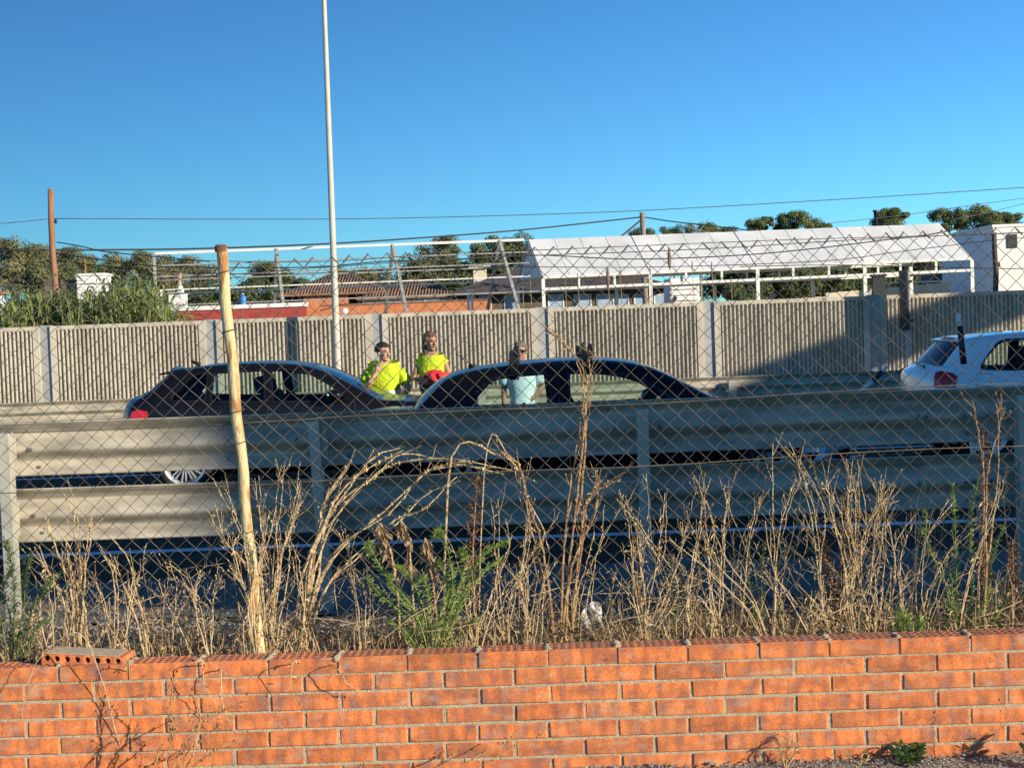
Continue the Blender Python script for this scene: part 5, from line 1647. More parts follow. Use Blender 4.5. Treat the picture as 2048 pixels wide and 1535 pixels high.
for f_ in (.35, .55, .62, .8, .93):
    c = bs.lerp(top, f_)
    tw.tube([c + Vector((.028 * math.cos(a), .028 * math.sin(a), .006 * a)) for a in [j * .7 for j in range(10)]], .0018, 4)
tw.obj('tie_wire', M['wire'], fe)

# ------------------------------------------------------------------ weeds
def leafq(mb, p, d, L, w, mi=0, bend=.3):
    d = d.normalized(); s = d.cross(Vector((.3, .9, .2))).normalized() * w / 2
    q = p + d * L * .55 + Vector((0, 0, -bend * L * .1)); e = p + d * L + Vector((0, 0, -bend * L * .4))
    mb.add([p, q - s, e, q + s], [(0, 1, 2, 3)], mi)


def weed_stalk(mb, sd, pts, r0, r1, rr, branches=5, nodes=1.0, blen=.12, droop=0):
    """a stem with side twigs and little dry seed cases"""
    C = catmull(pts, 5)
    C = [c + Vector((rr.gauss(0, .0022), rr.gauss(0, .003), 0)) for c in C]
    n = len(C)
    mb.tube(C, [r0 + (r1 - r0) * i / (n - 1) for i in range(n)], 5)
    L = sum((C[i + 1] - C[i]).length for i in range(n - 1))
    for i in range(1, n - 1):                                         # swollen nodes
        if rr.random() < .3 * nodes: mb.octa(C[i], r0 * rr.uniform(1.2, 1.7))
    for k in range(branches):
        i = rr.randrange(int(n * .25), n - 1)
        t = (C[i + 1] - C[i]).normalized()
        s = Vector((rr.choice((-1, 1)) * rr.uniform(.2, .9), rr.uniform(-.5, .5), 0))
        d = (t + s * rr.uniform(.35, 1.0)).normalized()
        bl = blen * rr.uniform(.2, 1.05) ** 1.3
        e1 = C[i] + d * bl * .5; e2 = e1 + (d + Vector((0, 0, .25 - droop))).normalized() * bl * .5
        mb.tube([C[i], e1 + Vector((rr.gauss(0, .004), 0, rr.gauss(0, .004))), e2], [r1 * .95, r1 * .75, r1 * .4], 4)
        if rr.random() < .7:
            p = e1.lerp(e2, rr.uniform(.6, 1))
            sd.octa(p, rr.uniform(.0018, .0042))
    for q in range(rr.randrange(2, 7)):                                # shrivelled leaves still on the stem
        i = rr.randrange(int(n * .1), n - 1)
        leafq(sd, C[i], Vector((rr.gauss(0, 1), rr.gauss(0, .7), rr.gauss(-.2, .6))), rr.uniform(.012, .032), rr.uniform(.003, .008), 0, .8)
    for q in range(int(2 * nodes)):
        i = rr.randrange(int(n * .4), n); sd.octa(C[i] + Vector((rr.gauss(0, .006), rr.gauss(0, .006), rr.gauss(0, .004))), rr.uniform(.002, .005))


def finish_weed(root, mb, sd, m='straw', sm='seed'):
    o = Vector(root.location)
    for b, nm_, mm_ in ((mb, 'stems', M[m]), (sd, 'seed_heads', M[sm])):
        if b.v:
            b.v = [tuple(Vector(p) - o) for p in b.v]
            q = b.obj(nm_, mm_, root)
            if nm_ == 'seed_heads': q['kind'] = 'stuff'


def pxpath(pp, Y, rr, jit=.012):
    out = []
    for i, q in enumerate(pp):
        y = Y + (q[2] if len(q) > 2 else 0)
        out.append(at(q[0], q[1], y) + Vector((0, rr.gauss(0, jit) if i else 0, 0)))
    return out


def ground_root(p):
    return (p.x, p.y, rough_z(p.x, p.y) - .01)


def straw_weed(label, Y, stems, r=.0045, seed=1, branches=6, m='straw', name='dry_weed', copies=0, spread=8, blen=.12, sm='seed', group=None):
    rr = random.Random(seed)
    p0 = at(stems[0][0][0], stems[0][0][1], Y)
    root = empty(name, ground_root(p0), label, 'weed', group)
    mb, sd = MB(), MB()
    for st in stems:
        for c in range(copies + 1):
            q = [(x + (rr.gauss(0, spread) if c else 0) * (.35 if i == 0 else 1), y + (rr.gauss(0, spread) if c and i else 0)) + tuple(rest) for i, (x, y, *rest) in enumerate(st)]
            P = pxpath(q, Y, rr)
            P[0] = Vector((P[0].x, P[0].y, min(P[0].z, rough_z(P[0].x, P[0].y))))
            weed_stalk(mb, sd, P, r * rr.uniform(.6, 1.05), r * .3, rr, branches, blen=blen)
    finish_weed(root, mb, sd, m, sm)
    return root


straw_weed('big arching bundle of straw stems leaning right from beside the guardrail post', 5.85, [
    [(598, 1290), (625, 1160), (668, 1040), (742, 955), (800, 925), (900, 916), (1022, 940)],
    [(605, 1290), (640, 1165), (690, 1090), (770, 1020), (830, 965), (868, 935), (940, 920)],
    [(590, 1290), (610, 1170), (645, 1060), (690, 985), (745, 915), (800, 897)],
    [(610, 1290), (650, 1180), (720, 1100), (790, 1050), (850, 990), (920, 960)],
    [(600, 1290), (618, 1150), (640, 1040), (660, 985), (700, 930)]], r=.0062, seed=11, branches=9, copies=1, spread=9)
straw_weed('curved straw stem bending down to the right into the arching bundle', 5.75, [
    [(938, 867), (975, 890), (1022, 925), (1040, 1000), (1062, 1060)], [(870, 905), (905, 912), (1000, 912), (1030, 930), (1045, 980), (1085, 1050), (1100, 1110)]], r=.0045, seed=12, branches=6)
straw_weed('tall branched dead stem rising highest in front of the saloon roof', 5.72, [
    [(1120, 1290), (1128, 1100), (1150, 980), (1168, 880), (1170, 820), (1160, 740), (1135, 690), (1098, 662)],
    [(1130, 1290), (1140, 1120), (1158, 960), (1168, 850), (1176, 790), (1180, 730), (1170, 690)],
    [(1110, 1290), (1095, 1150), (1068, 1040), (1035, 930), (1000, 900)],
    [(1140, 1290), (1160, 1080), (1180, 990), (1240, 960)], [(1120, 1290), (1145, 1130), (1190, 1020), (1195, 940)]], r=.0052, seed=13, branches=10, copies=1, spread=7, m='strawred')
straw_weed('fan of upright dry twigs at the foot of the leaning rusty post', 5.78, [
    [(533, 1270), (520, 1150), (470, 1030), (445, 960)], [(535, 1270), (530, 1150), (520, 1050), (512, 955)], [(533, 1270), (545, 1130), (560, 1020), (570, 930)],
    [(535, 1270), (550, 1150), (585, 1050), (605, 1000)], [(540, 1270), (560, 1140), (570, 1080), (600, 960)], [(540, 1270), (500, 1150), (450, 1080), (430, 1010)]], r=.0035, seed=14, branches=9, copies=1, spread=10, m='straw')
straw_weed('straw stems crossing right before the foot of the leaning rusty post', 5.55, [
    [(500, 1300), (505, 1200), (490, 1110), (480, 1050)], [(515, 1300), (510, 1190), (525, 1100), (540, 1020)], [(490, 1300), (500, 1220), (515, 1140), (500, 1070)], [(525, 1300), (500, 1210), (470, 1140)], [(510, 1300), (530, 1220), (560, 1160)]], r=.003, seed=71, branches=8, copies=1, spread=10)
straw_weed('pale straw clump between the broken clump and the long bent stem', 5.62, [
    [(225, 1305), (235, 1200), (225, 1120)], [(230, 1305), (205, 1210), (185, 1150)], [(240, 1305), (262, 1200), (270, 1140)],], r=.0028, seed=72, branches=8, copies=1, spread=10)
straw_weed('pale straw clump just left of the leaning post foot', 5.62, [[(420, 1305), (425, 1210), (445, 1150)], [(425, 1305), (400, 1220), (385, 1180)]], r=.0028, seed=74, branches=8, copies=1, spread=10)
straw_weed('pale straw clump behind the loose perforated brick', 5.62, [[(110, 1305), (105, 1210), (90, 1150)], [(115, 1305), (130, 1220), (135, 1160)]], r=.0028, seed=75, branches=8, copies=1, spread=10)
straw_weed('straw stems filling the gap right of the bright green bush', 5.66, [
    [(1010, 1300), (1000, 1190), (990, 1090), (985, 1010)], [(1015, 1300), (1030, 1190), (1050, 1110), (1060, 1020)], ], r=.003, seed=73, branches=8, copies=1, spread=10)
straw_weed('straw stems under the arching bundle left of the green bush', 5.66, [[(720, 1300), (715, 1200), (700, 1120), (690, 1060)], [(725, 1300), (740, 1210), (735, 1130)]], r=.003, seed=76, branches=8, copies=1, spread=10)
straw_weed('short straw stems left of the tall branched dead stem', 5.66, [[(1060, 1300), (1075, 1200), (1100, 1130)], [(1058, 1300), (1050, 1210), (1040, 1150)]], r=.003, seed=77, branches=7, copies=1, spread=10)
straw_weed('pale broken weed clump left of the plain guardrail panel', 5.8, [
    [(150, 1290), (140, 1180), (110, 1090), (90, 1035)], [(150, 1290), (158, 1150), (150, 1060), (143, 998)], [(148, 1290), (120, 1200), (100, 1150), (75, 1090)], [(155, 1290), (170, 1160), (178, 1080), (185, 1050)],
    [(180, 1295), (165, 1200), (140, 1130), (130, 1060)]], r=.0042, seed=15, branches=9, copies=1, spread=8)
straw_weed('lone bent stem in front of the asphalt left of the rusty post', 5.68, [[(300, 1310), (282, 1220), (255, 1120), (218, 1068)], [(292, 1310), (275, 1240), (240, 1150), (210, 1110)]], r=.0045, seed=16, branches=5)
straw_weed('long thin stem sprawling low across the gravel at left', 5.66, [[(545, 1295), (490, 1262), (440, 1230), (400, 1200), (378, 1160), (345, 1130)], [(525, 1300), (470, 1280), (410, 1250)]], r=.0035, seed=17, branches=5)
straw_weed('twiggy V shaped weed left of the middle guardrail post', 5.7, [[(340, 1310), (345, 1250), (352, 1180), (340, 1120)], [(340, 1310), (352, 1240), (400, 1150), (430, 1080), (470, 1040)]], r=.003, seed=18, branches=6)
straw_weed('straw weed fan in front of the middle guardrail post', 5.72, [[(1290, 1290), (1270, 1180), (1262, 1090), (1248, 1010)], [(1288, 1290), (1300, 1190), (1320, 1090), (1330, 985)], [(1290, 1290), (1330, 1190), (1360, 1110), (1362, 1050)], [(1290, 1290), (1340, 1180), (1300, 1090), (1240, 1000)],
    [(1292, 1290), (1290, 1200), (1280, 1120), (1270, 1050)]], r=.004, seed=19, branches=8, copies=1, spread=9)
straw_weed('straight tall stem standing alone right of the middle post', 5.68, [[(1546, 1292), (1549, 1150), (1545, 1020), (1546, 885)], [(1548, 1292), (1552, 1180), (1560, 1060), (1590, 960)]], r=.0042, seed=20, branches=9)
straw_weed('slanting dry stem rising right to left from the wall edge', 5.6, [[(1632, 1285), (1580, 1200), (1545, 1130), (1530, 1040)]], r=.004, seed=21, branches=3)
straw_weed('dense rusty brown weed thicket right of centre with pale stem tops', 5.85, [
    [(1662, 1290), (1690, 1180), (1740, 1060), (1775, 960)], [(1665, 1290), (1700, 1170), (1720, 1040), (1715, 930)], [(1690, 1290), (1735, 1150), (1760, 1040), (1790, 990)], [(1730, 1290), (1720, 1150), (1700, 1030), (1695, 920)],
    [(1700, 1290), (1690, 1150), (1660, 1020), (1650, 950)], [(1760, 1290), (1770, 1160), (1775, 1080), (1760, 960)], [(1650, 1290), (1640, 1160), (1620, 1020), (1600, 920)]], r=.004, seed=22, branches=11, copies=2, spread=14)
straw_weed('reddish dead weed with two pale tops near the right guardrail post', 5.7, [
    [(1960, 1290), (1962, 1150), (1968, 1000), (1960, 880), (1945, 800)], [(1965, 1290), (1970, 1140), (1975, 980), (1990, 880), (2012, 815)], [(1962, 1290), (1975, 1120), (1990, 1010), (2000, 870), (1993, 805)]], r=.0048, seed=23, branches=9, m='strawred')
straw_weed('thin crossing stems leaning over the right part of the weeds', 5.65, [[(1870, 1290), (1845, 1190), (1850, 1080), (1900, 1000)], [(1820, 1290), (1800, 1170), (1790, 1090), (1830, 1030)], [(1830, 1290), (1860, 1180), (1900, 1100), (1960, 1050)]], r=.0032, seed=24, branches=7, copies=1, spread=12)
straw_weed('upright straw weed left of the tall lone stem', 5.74, [[(1430, 1290), (1420, 1150), (1412, 1040), (1405, 950)], [(1435, 1290), (1440, 1160), (1450, 1060), (1460, 1000)], [(1480, 1290), (1488, 1180), (1500, 1070), (1520, 990)], [(1375, 1290), (1380, 1180), (1400, 1080), (1405, 980)]], r=.0038, seed=25, branches=9, copies=1, spread=10)

# more plain stalks, scattered
rr = random.Random(99)
MARKS = [(-1.75, 'at the far left by the pale guardrail post'), (-1.45, 'above the loose brick'), (-1.2, 'left of the rusty post'), (-.98, 'beside the rusty post'), (-.7, 'between rusty post and arching bundle'), (-.45, 'under the arching bundle'), (-.15, 'around the bright green bush'), (.12, 'right of the brown dock spike'),
         (.36, 'left of the torn white plastic'), (.62, 'between white plastic and middle guardrail post'), (.85, 'right of the middle guardrail post'), (1.08, 'left of the tall lone stem'), (1.3, 'right of the tall lone stem'), (1.55, 'inside the rusty thicket'), (1.78, 'right of the rusty thicket'), (2.05, 'by the right guardrail post'), (9, 'at the right edge')]
LABELS = {}
for k in range(96):
    x = rr.uniform(-2.05, 2.25) if k < 60 else rr.gauss(1.35, .35) if k < 78 else rr.uniform(.3, 2.2)
    if k >= 76 or (x < -.2 and k % 5 < 2) or (x > -.2 and k % 4 == 0): continue
    y = rr.uniform(5.55, 6.5)
    base = Vector((x, y, rough_z(x, y)))
    root = empty('dry_weed', (x, y, base.z - .01), None, 'weed', 'dry weeds behind the wall')
    mb, sd = MB(), MB()
    big = rr.random() ** 1.6
    ns_, tilt, col = rr.randrange(2, 5), rr.gauss(0, .12), rr.choice(('straw', 'straw', 'straw', 'strawred'))
    lab = ('tall' if big > .55 else 'medium' if big > .2 else 'low') + (' reddish' if col == 'strawred' else ' straw') + ' ' + ('two', 'three', 'four')[ns_ - 2] + '-stemmed weed ' + ('leaning right ' if tilt > .06 else 'leaning left ' if tilt < -.06 else 'upright ') + next(t_ for lim, t_ in MARKS if x < lim) + (', in front' if y < 5.75 else ', behind' if y > 6.2 else '')
    if len(lab.split()) > 15: lab = lab.replace(', in front', '').replace(', behind', '')
    if lab in LABELS.values():
        for alt in ('crooked ', 'forked ', 'bare ', 'wispy '):
            if alt + lab not in LABELS.values(): lab = alt + lab; break
    LABELS[k] = lab
    root['label'] = lab
    for s in range(ns_):
        h = .18 + .52 * big * rr.uniform(.6, 1)
        h *= .75 if x < -.9 else 1.2 if x > .4 else 1
        lean = Vector((tilt + rr.gauss(0, .10), rr.gauss(0, .05), 0)) * h * 2
        b = base + Vector((rr.gauss(0, .02), rr.gauss(0, .02), -.02))
        weed_stalk(mb, sd, [b, b + lean * .25 + Vector((0, 0, h * .4)), b + lean * .7 + Vector((rr.gauss(0, .02), 0, h * .75)), b + lean + Vector((0, 0, h))], rr.uniform(.0016, .0032), .0011, rr, rr.randrange(2, 7), blen=.09)
    finish_weed(root, mb, sd, col)


# dark brown seed spikes
def dock(label, px, pyb, pyt, Y, seed, width=.03, n=420, side=()):
    rr = random.Random(seed)
    b, t = at(px, pyb, Y), at(px, pyt, Y)
    b.z = rough_z(b.x, b.y)
    root = empty('dock_weed', (b.x, b.y, b.z - .01), label, 'weed')
    o = Vector(root.location)
    st, lf = MB(), MB()
    paths = [catmull([b, b.lerp(t, .5) + Vector((rr.gauss(0, .015), 0, 0)), t], 6)] + [catmull([b, at((px + sx) / 2 + 0, (pyb + sy) / 2, Y), at(sx, sy, Y)], 6) for sx, sy in side]
    for C in paths:
        st.tube(C, [.006 - .0004 * i for i in range(len(C))], 5)
        for k in range(n):
            f = rr.uniform(.25, 1); i = min(int(f * 12), 11); c = C[i].lerp(C[i + 1], f * 12 - i)
            d = Vector((rr.gauss(0, 1), rr.gauss(0, 1), rr.gauss(0, .8)))
            leafq(lf, c + d * width * .35 * (1.15 - .5 * f), d, rr.uniform(.008, .018), rr.uniform(.006, .012))
    for b_, nm_, mm_ in ((st, 'stems', M['strawred']), (lf, 'seed_heads', M['dock'])):
        b_.v = [tuple(Vector(p) - o) for p in b_.v]; q = b_.obj(nm_, mm_, root)
    q['kind'] = 'stuff'


dock('dark brown dock seed spike in front of the asphalt left of centre', 955, 1290, 950, 5.8, 5)
dock('reddish brown seed spike left of the right guardrail post', 1966, 1290, 860, 5.75, 6, .026, 380)
dock('short dark brown seed spike inside the right weed thicket', 1690, 1290, 990, 5.95, 7, .03, 380, [(1640, 1060)])
dock('brown seed spike at the right edge by the guardrail post', 2025, 1290, 1080, 5.7, 8, .03, 300)
dock('brown seed stalk in the broken weed clump at left', 160, 1300, 1120, 5.85, 9, .028, 260)

# drooping dry leaves on a bent plant
def droopy(label, pp, Y, seed):
    rr = random.Random(seed)
    root = None
    st, lf = MB(), MB()
    for stem in pp:
        P = pxpath(stem, Y, rr)
        if root is None: root = empty('withered_plant', ground_root(P[0]), label, 'weed')
        P[0].z = rough_z(P[0].x, P[0].y)
        C = catmull(P, 5); st.tube(C, [.0045 - .0025 * i / len(C) for i in range(len(C))], 5)
        for k in range(60):
            i = rr.randrange(int(len(C) * .35), len(C)); c = C[i]
            L = rr.uniform(.03, .07)
            d = Vector((rr.gauss(0, .35), rr.gauss(0, .35), -1))
            s = Vector((rr.gauss(0, 1), rr.gauss(0, 1), 0)).normalized() * L * .25
            m_ = c + d.normalized() * L * .5 + s * .4; e = c + d.normalized() * L
            lf.add([c, m_ - s, e, m_ + s], [(0, 1, 2), (0, 2, 3)])
    o = Vector(root.location)
    for b_, nm_, mm_ in ((st, 'stems', M['straw']), (lf, 'withered_leaves', M['dryleaf'])):
        b_.v = [tuple(Vector(p) - o) for p in b_.v]; q = b_.obj(nm_, mm_, root)
    q['kind'] = 'stuff'


droopy('withered plant with curled hanging leaves above the green bush', [[(800, 1290), (795, 1180), (775, 1080), (760, 1045), (772, 1090)], [(830, 1290), (825, 1170), (815, 1070), (800, 1040), (820, 1085)], [(880, 1290), (868, 1180), (858, 1100), (850, 1075), (862, 1120)]], 5.8, 31)

# green plants
def green_plant(label, Y, stems, seed, m='green', leaf=(.018, .034), dens=42, name='green_weed', w=.0042, cat='weed'):
    rr = random.Random(seed)
    root = None
    st, lf = MB(), MB()
    for stem in stems:
        P = pxpath(stem, Y, rr, .03)
        if root is None: root = empty(name, ground_root(P[0]), label, cat)
        P[0].z = rough_z(P[0].x, P[0].y) if Y > 5.45 else .14
        C = catmull(P, 6); n = len(C)
        st.tube(C, [.0034 - .0022 * i / n for i in range(n)], 4)
        Ltot = sum((C[i + 1] - C[i]).length for i in range(n - 1))
        for k in range(int(dens * Ltot / .1)):
            f = rr.uniform(.12, 1) * (n - 1); i = min(int(f), n - 2); c = C[i].lerp(C[i + 1], f - i)
            t = (C[i + 1] - C[i]).normalized()
            d = (t * rr.uniform(.4, 1.2) + Vector((rr.gauss(0, .6), rr.gauss(0, .6), rr.gauss(0, .3)))).normalized()
            leafq(lf, c, d, rr.uniform(*leaf), w, 0, .2)
    o = Vector(root.location)
    for b_, nm_, mm_ in ((st, 'stems', M[m]), (lf, 'leaves', M[m])):
        b_.v = [tuple(Vector(p) - o) for p in b_.v]; q = b_.obj(nm_, mm_, root)
    q['kind'] = 'stuff'
    return root


green_plant('bright green feathery bush on the wall edge left of centre', 5.58, [
    [(860, 1300), (830, 1220), (770, 1150), (735, 1090), (738, 1110)], [(860, 1300), (845, 1210), (810, 1140), (795, 1130)], [(870, 1300), (895, 1220), (905, 1150), (885, 1060), (868, 1075)], [(875, 1300), (920, 1210), (960, 1150), (1000, 1120)],
    [(880, 1300), (930, 1180), (965, 1110), (1010, 1085)], [(855, 1300), (800, 1230), (760, 1190), (735, 1150)], [(865, 1300), (860, 1210), (850, 1150), (845, 1160)], [(872, 1300), (905, 1210), (930, 1130), (925, 1095)],
    [(850, 1305), (810, 1260), (780, 1240)], [(880, 1305), (930, 1260), (955, 1235)], [(866, 1300), (880, 1230), (895, 1180), (880, 1120)], [(856, 1300), (835, 1240), (790, 1180), (780, 1150)]], 41)
green_plant('green feathery plant at the left edge by the pale guardrail post', 5.62, [
    [(20, 1310), (30, 1220), (25, 1130), (10, 1080)], [(30, 1310), (60, 1230), (90, 1180), (110, 1150)], [(15, 1310), (0, 1230), (-15, 1160)], [(35, 1310), (75, 1260), (105, 1230)], [(25, 1310), (45, 1210), (50, 1150), (60, 1110)], [(20, 1310), (10, 1250), (5, 1180), (20, 1140)]], 42, m='greendark')
green_plant('green fleabane with upright tops right of the rusty thicket', 5.72, [
    [(1925, 1290), (1920, 1180), (1912, 1060), (1908, 965)], [(1935, 1290), (1945, 1180), (1945, 1060), (1950, 955)], [(1920, 1290), (1890, 1180), (1860, 1090), (1846, 1020)], [(1940, 1290), (1975, 1190), (1990, 1110), (2010, 1050)], [(1930, 1290), (1960, 1220), (1985, 1160)], [(1930, 1290), (1910, 1220), (1900, 1150)], [(1945, 1290), (1990, 1230), (2030, 1170)]], 43, dens=26)
green_plant('dark green weed behind the tall lone stem', 5.9, [[(1525, 1290), (1520, 1200), (1525, 1130), (1530, 1090)], [(1520, 1290), (1505, 1220), (1500, 1160)]], 44, m='greendark', dens=24)
green_plant('dark green weed right of the middle guardrail post', 5.9, [[(1350, 1290), (1345, 1200), (1340, 1120)], [(1355, 1290), (1360, 1220), (1365, 1150)]], 51, m='greendark', dens=24)
green_plant('small bright broad leaved green weed near the wall right of centre', 5.56, [[(1820, 1285), (1815, 1255), (1810, 1228)], [(1822, 1285), (1835, 1260), (1840, 1238)], [(1818, 1285), (1800, 1262), (1795, 1245)]], 45, leaf=(.025, .045), dens=50, w=.010)
green_plant('green weed tuft under the right thicket', 5.7, [[(1870, 1290), (1860, 1230), (1850, 1190)], [(1875, 1290), (1890, 1230), (1895, 1180)]], 46, m='greendark', dens=26)
green_plant('green weed tuft right of the reddish weed with pale tops', 5.7, [[(2000, 1290), (2010, 1220), (2030, 1150)], [(2005, 1290), (1995, 1230), (1990, 1190)]], 52, m='greendark', dens=26)
# plants at the foot of the brick wall
green_plant('dark green rosette growing at the foot of the brick wall', 5.28, [[(1815, 1528), (1812, 1508), (1805, 1492)], [(1818, 1528), (1826, 1508), (1834, 1490)], [(1815, 1528), (1798, 1510), (1790, 1500)], [(1820, 1528), (1838, 1512), (1842, 1498)]], 47, m='greendark', leaf=(.025, .045), dens=60, w=.011)
green_plant('dry orange sprig standing at the foot of the brick wall', 5.29, [[(1572, 1535), (1572, 1500), (1578, 1470)], [(1570, 1535), (1560, 1500), (1558, 1478)], [(1574, 1535), (1588, 1505), (1590, 1480)]], 48, m='litter', dens=30, w=.004)
green_plant('low withered tuft at the wall foot between sprig and rosette', 5.28, [[(1722, 1532), (1705, 1518), (1700, 1512)], [(1724, 1532), (1735, 1518), (1742, 1512)], [(1722, 1532), (1726, 1512), (1727, 1505)]], 49, m='litter', dens=22, w=.004)
green_plant('dry sprig at the wall foot near the right edge', 5.2, [[(2075, 1535), (2070, 1500), (2062, 1470)], [(2080, 1535), (2090, 1500), (2100, 1480)], [(2078, 1535), (2060, 1510), (2050, 1495)], [(2085, 1535), (2080, 1490), (2075, 1460)]], 50, m='greendark', leaf=(.025, .045), dens=50, w=.012)
# dead stems before the wall, bottom left and centre, with shadows on the bricks
straw_weed('tangled grey brown dead weed standing before the brick wall at lower left', 5.16, [
    [(330, 1600), (350, 1530), (385, 1460), (450, 1420), (500, 1395)], [(325, 1600), (330, 1530), (345, 1470), (342, 1400), (350, 1350)], [(335, 1600), (370, 1540), (395, 1480), (400, 1430), (385, 1380)], [(330, 1600), (380, 1540), (430, 1500), (480, 1480)], [(320, 1600), (310, 1540), (330, 1480), (370, 1440)],
    [(340, 1600), (400, 1560), (440, 1540)], [(335, 1600), (362, 1520), (420, 1465), (445, 1440)]], r=.0042, seed=61, branches=12, m='strawred', copies=0, blen=.09, sm='dock')
straw_weed('pale drooping stem hanging over the wall top at lower left', 5.30, [[(420, 1290, .2), (405, 1320), (412, 1370), (440, 1420)], [(432, 1290, .2), (440, 1340), (445, 1400), (455, 1440)]], r=.003, seed=62, branches=6, blen=.06)
straw_weed('long pale stem looping over the loose brick and wall edge', 5.30, [[(250, 1305, .12), (180, 1285), (110, 1285), (75, 1320), (55, 1370), (42, 1440)], [(250, 1290, .16), (258, 1320), (262, 1360)]], r=.0026, seed=63, branches=3, blen=.05)
straw_weed('straw stem bending down over the wall top below the arching bundle', 5.31, [[(612, 1285, .2), (590, 1320), (578, 1380)], [(640, 1275, .25), (670, 1330), (700, 1370), (725, 1382)]], r=.003, seed=64, branches=3, blen=.05)
straw_weed('low dark twigs poking up before the middle of the brick wall', 5.18, [[(860, 1570), (930, 1525), (1000, 1490), (1030, 1470)], [(820, 1570), (880, 1530), (910, 1500)], [(900, 1580), (960, 1530), (1060, 1480), (1100, 1458)], [(680, 1580), (720, 1530), (740, 1515)]], r=.0036, seed=65, branches=5, m='strawred', blen=.06, sm='dock')
straw_weed('thin dark twig against the bricks at lower right', 5.2, [[(1985, 1540), (1993, 1490), (2003, 1450), (1998, 1405)]], r=.0022, seed=66, branches=1, m='strawred', blen=.03, sm='dock')

# ------------------------------------------------------------------ ground litter (uncountable)
rr = random.Random(5)
lt = MB()
for k in range(12000):
    x = rr.uniform(-2.6, 2.8); y = 5.47 + abs(rr.gauss(0, .42))
    z = rough_z(x, y)
    up = rr.random() < .28
    L = rr.uniform(.03, .17) if up else rr.uniform(.02, .10); a = rr.uniform(0, 6.28)
    if y < 5.5 and rr.random() < .5: y += .05
    d = Vector((math.cos(a), math.sin(a) * .8, rr.uniform(.5, 2.4) if up else rr.uniform(-.05, .35))).normalized()
    s = Vector((-math.sin(a), math.cos(a), rr.uniform(-.3, .3))) * rr.uniform(.0008, .0022)
    p = Vector((x, y, z + rr.uniform(0, .02)))
    m_ = p + d * L * .5 + Vector((0, 0, .006)); e = p + d * L
    lt.add([p - s, p + s, m_ + s, m_ - s, e], [(0, 1, 2, 3), (3, 2, 4)])
tag(lt.obj('dead_grass', M['litter']), 'matted dead grass and plant litter along the top of the brick wall', 'grass', kind='stuff')
bs_ = MB()
for k in range(520):
    x = rr.uniform(-2.1, 2.3); y = rr.uniform(5.53, 6.3)
    if x < -.6 and rr.random() < .5: continue
    z = rough_z(x, y) + abs(rr.gauss(0, .13))
    a = rr.gauss(0, .9) + (0 if rr.random() < .6 else 1.2)
    d = Vector((math.sin(a), rr.gauss(0, .35), abs(math.cos(a)) * rr.choice((1, 1, -.4)))).normalized()
    L = rr.uniform(.06, .30)
    p = Vector((x, y, z)); q = p + d * L * .5 + Vector((rr.gauss(0, .012), 0, rr.gauss(0, .012))); e = p + d * L + Vector((0, 0, -.03 * L))
    r_ = rr.uniform(.0008, .0019)
    bs_.tube([p, q, e], [r_, r_ * .9, r_ * .5], 4)
    for j in range(rr.randrange(0, 4)): leafq(bs_, p.lerp(e, rr.uniform(.3, 1)), Vector((rr.gauss(0, 1), rr.gauss(0, 1), rr.gauss(-.3, .7))), rr.uniform(.010, .030), rr.uniform(.003, .009), 0, .9)
tag(bs_.obj('broken_straw', M['straw']), 'tangle of broken straw pieces caught between the weeds', 'straw', kind='stuff')
lv = MB()
for k in range(2600):
    x = rr.uniform(-2.5, 2.7); y = 5.5 + abs(rr.gauss(0, .35)); z = rough_z(x, y) + rr.uniform(0, .10) ** 1.0
    d = Vector((rr.gauss(0, 1), rr.gauss(0, 1), rr.gauss(0, .7)))
    leafq(lv, Vector((x, y, z)), d, rr.uniform(.012, .03), rr.uniform(.006, .014))
tag(lv.obj('withered_leaf_litter', M['dock']), 'brown withered leaf litter tangled under the weeds', 'leaves', kind='stuff')
gs = MB()
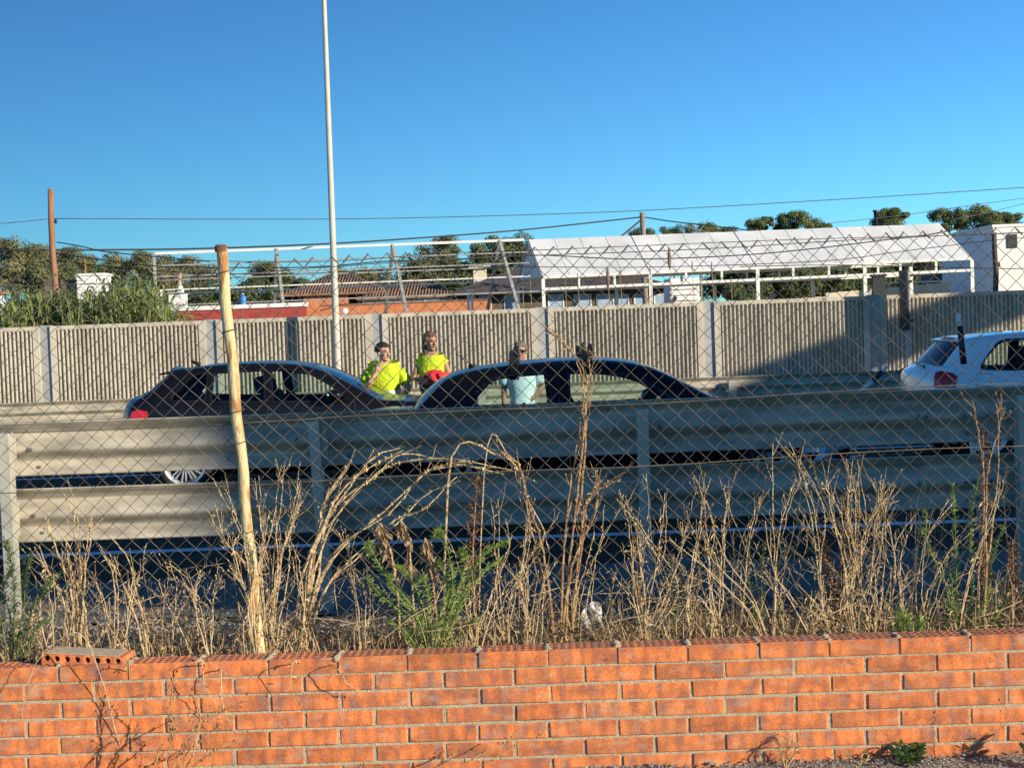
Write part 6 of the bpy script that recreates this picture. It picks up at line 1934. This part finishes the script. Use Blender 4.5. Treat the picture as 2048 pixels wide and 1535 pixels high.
for k in range(5200):
    reg = rr.random()
    if reg < .35: x, y = rr.uniform(-3.2, 3.2), rr.uniform(6.2, 8.3)
    elif reg < .75: x, y = rr.uniform(-4.2, 4.2), rr.uniform(8.0, 10.9)
    else: x, y = rr.uniform(-2, 2.3), 5.35 - abs(rr.gauss(0, .16))
    z = rough_z(x, y) if y > 5.44 else .15
    r = rr.uniform(.004, .013) * (1.6 if y > 7 else .8)
    c = Vector((x, y, z + r * .2))
    gs.add([c + Vector((r * rr.uniform(.7, 1.4), 0, 0)), c - Vector((r * rr.uniform(.7, 1.4), 0, 0)), c + Vector((0, r, 0)), c - Vector((0, r, 0)), c + Vector((rr.gauss(0, r * .3), 0, r * .8)), c - Vector((0, 0, r))], [(0, 2, 4), (2, 1, 4), (1, 3, 4), (3, 0, 4)])
tag(gs.obj('loose_gravel', M['stone']), 'loose grey gravel scattered over bank and verge', 'gravel', kind='stuff')
vg = MB()
for k in range(9000):
    x = rr.uniform(-11, 11); y = rr.uniform(20.35, 25.6)
    p = Vector((x, y, .03)); a = rr.uniform(0, 6.28); L = rr.uniform(.05, .2)
    d = Vector((math.cos(a) * .5, math.sin(a) * .5, 1)).normalized(); s = Vector((-math.sin(a), math.cos(a), 0)) * .006
    vg.add([p - s, p + s, p + d * L], [(0, 1, 2)])
tag(vg.obj('verge_grass', M['litter']), 'short yellow dry grass on the median verge', 'grass', kind='stuff')

# torn white plastic in the weeds
pc = at(1183, 1235, 6.35)
pl = empty('plastic_litter', (pc.x, 6.35, rough_z(pc.x, 6.35) - .01), 'crumpled torn white plastic sheet caught low in the weeds', 'litter')
mb = MB(); n = 12
vv = []
for j in range(n + 1):
    for i in range(n + 1):
        u, v = i / n - .5, j / n
        q = Vector((u * .085 * (1.2 - .5 * v), .02 * math.sin(u * 9 + v * 5), v * .125))
        vv.append(q + noise.noise_vector(Vector((u * 4, v * 4, 1))) * .018)
mb.add(vv, [(j * (n + 1) + i, j * (n + 1) + i + 1, (j + 1) * (n + 1) + i + 1, (j + 1) * (n + 1) + i) for j in range(n) for i in range(n)])
o = mb.obj('plastic_sheet', M['tarpgrey'], pl, smooth=True)
sm = o.modifiers.new('s', 'SOLIDIFY'); sm.thickness = .002
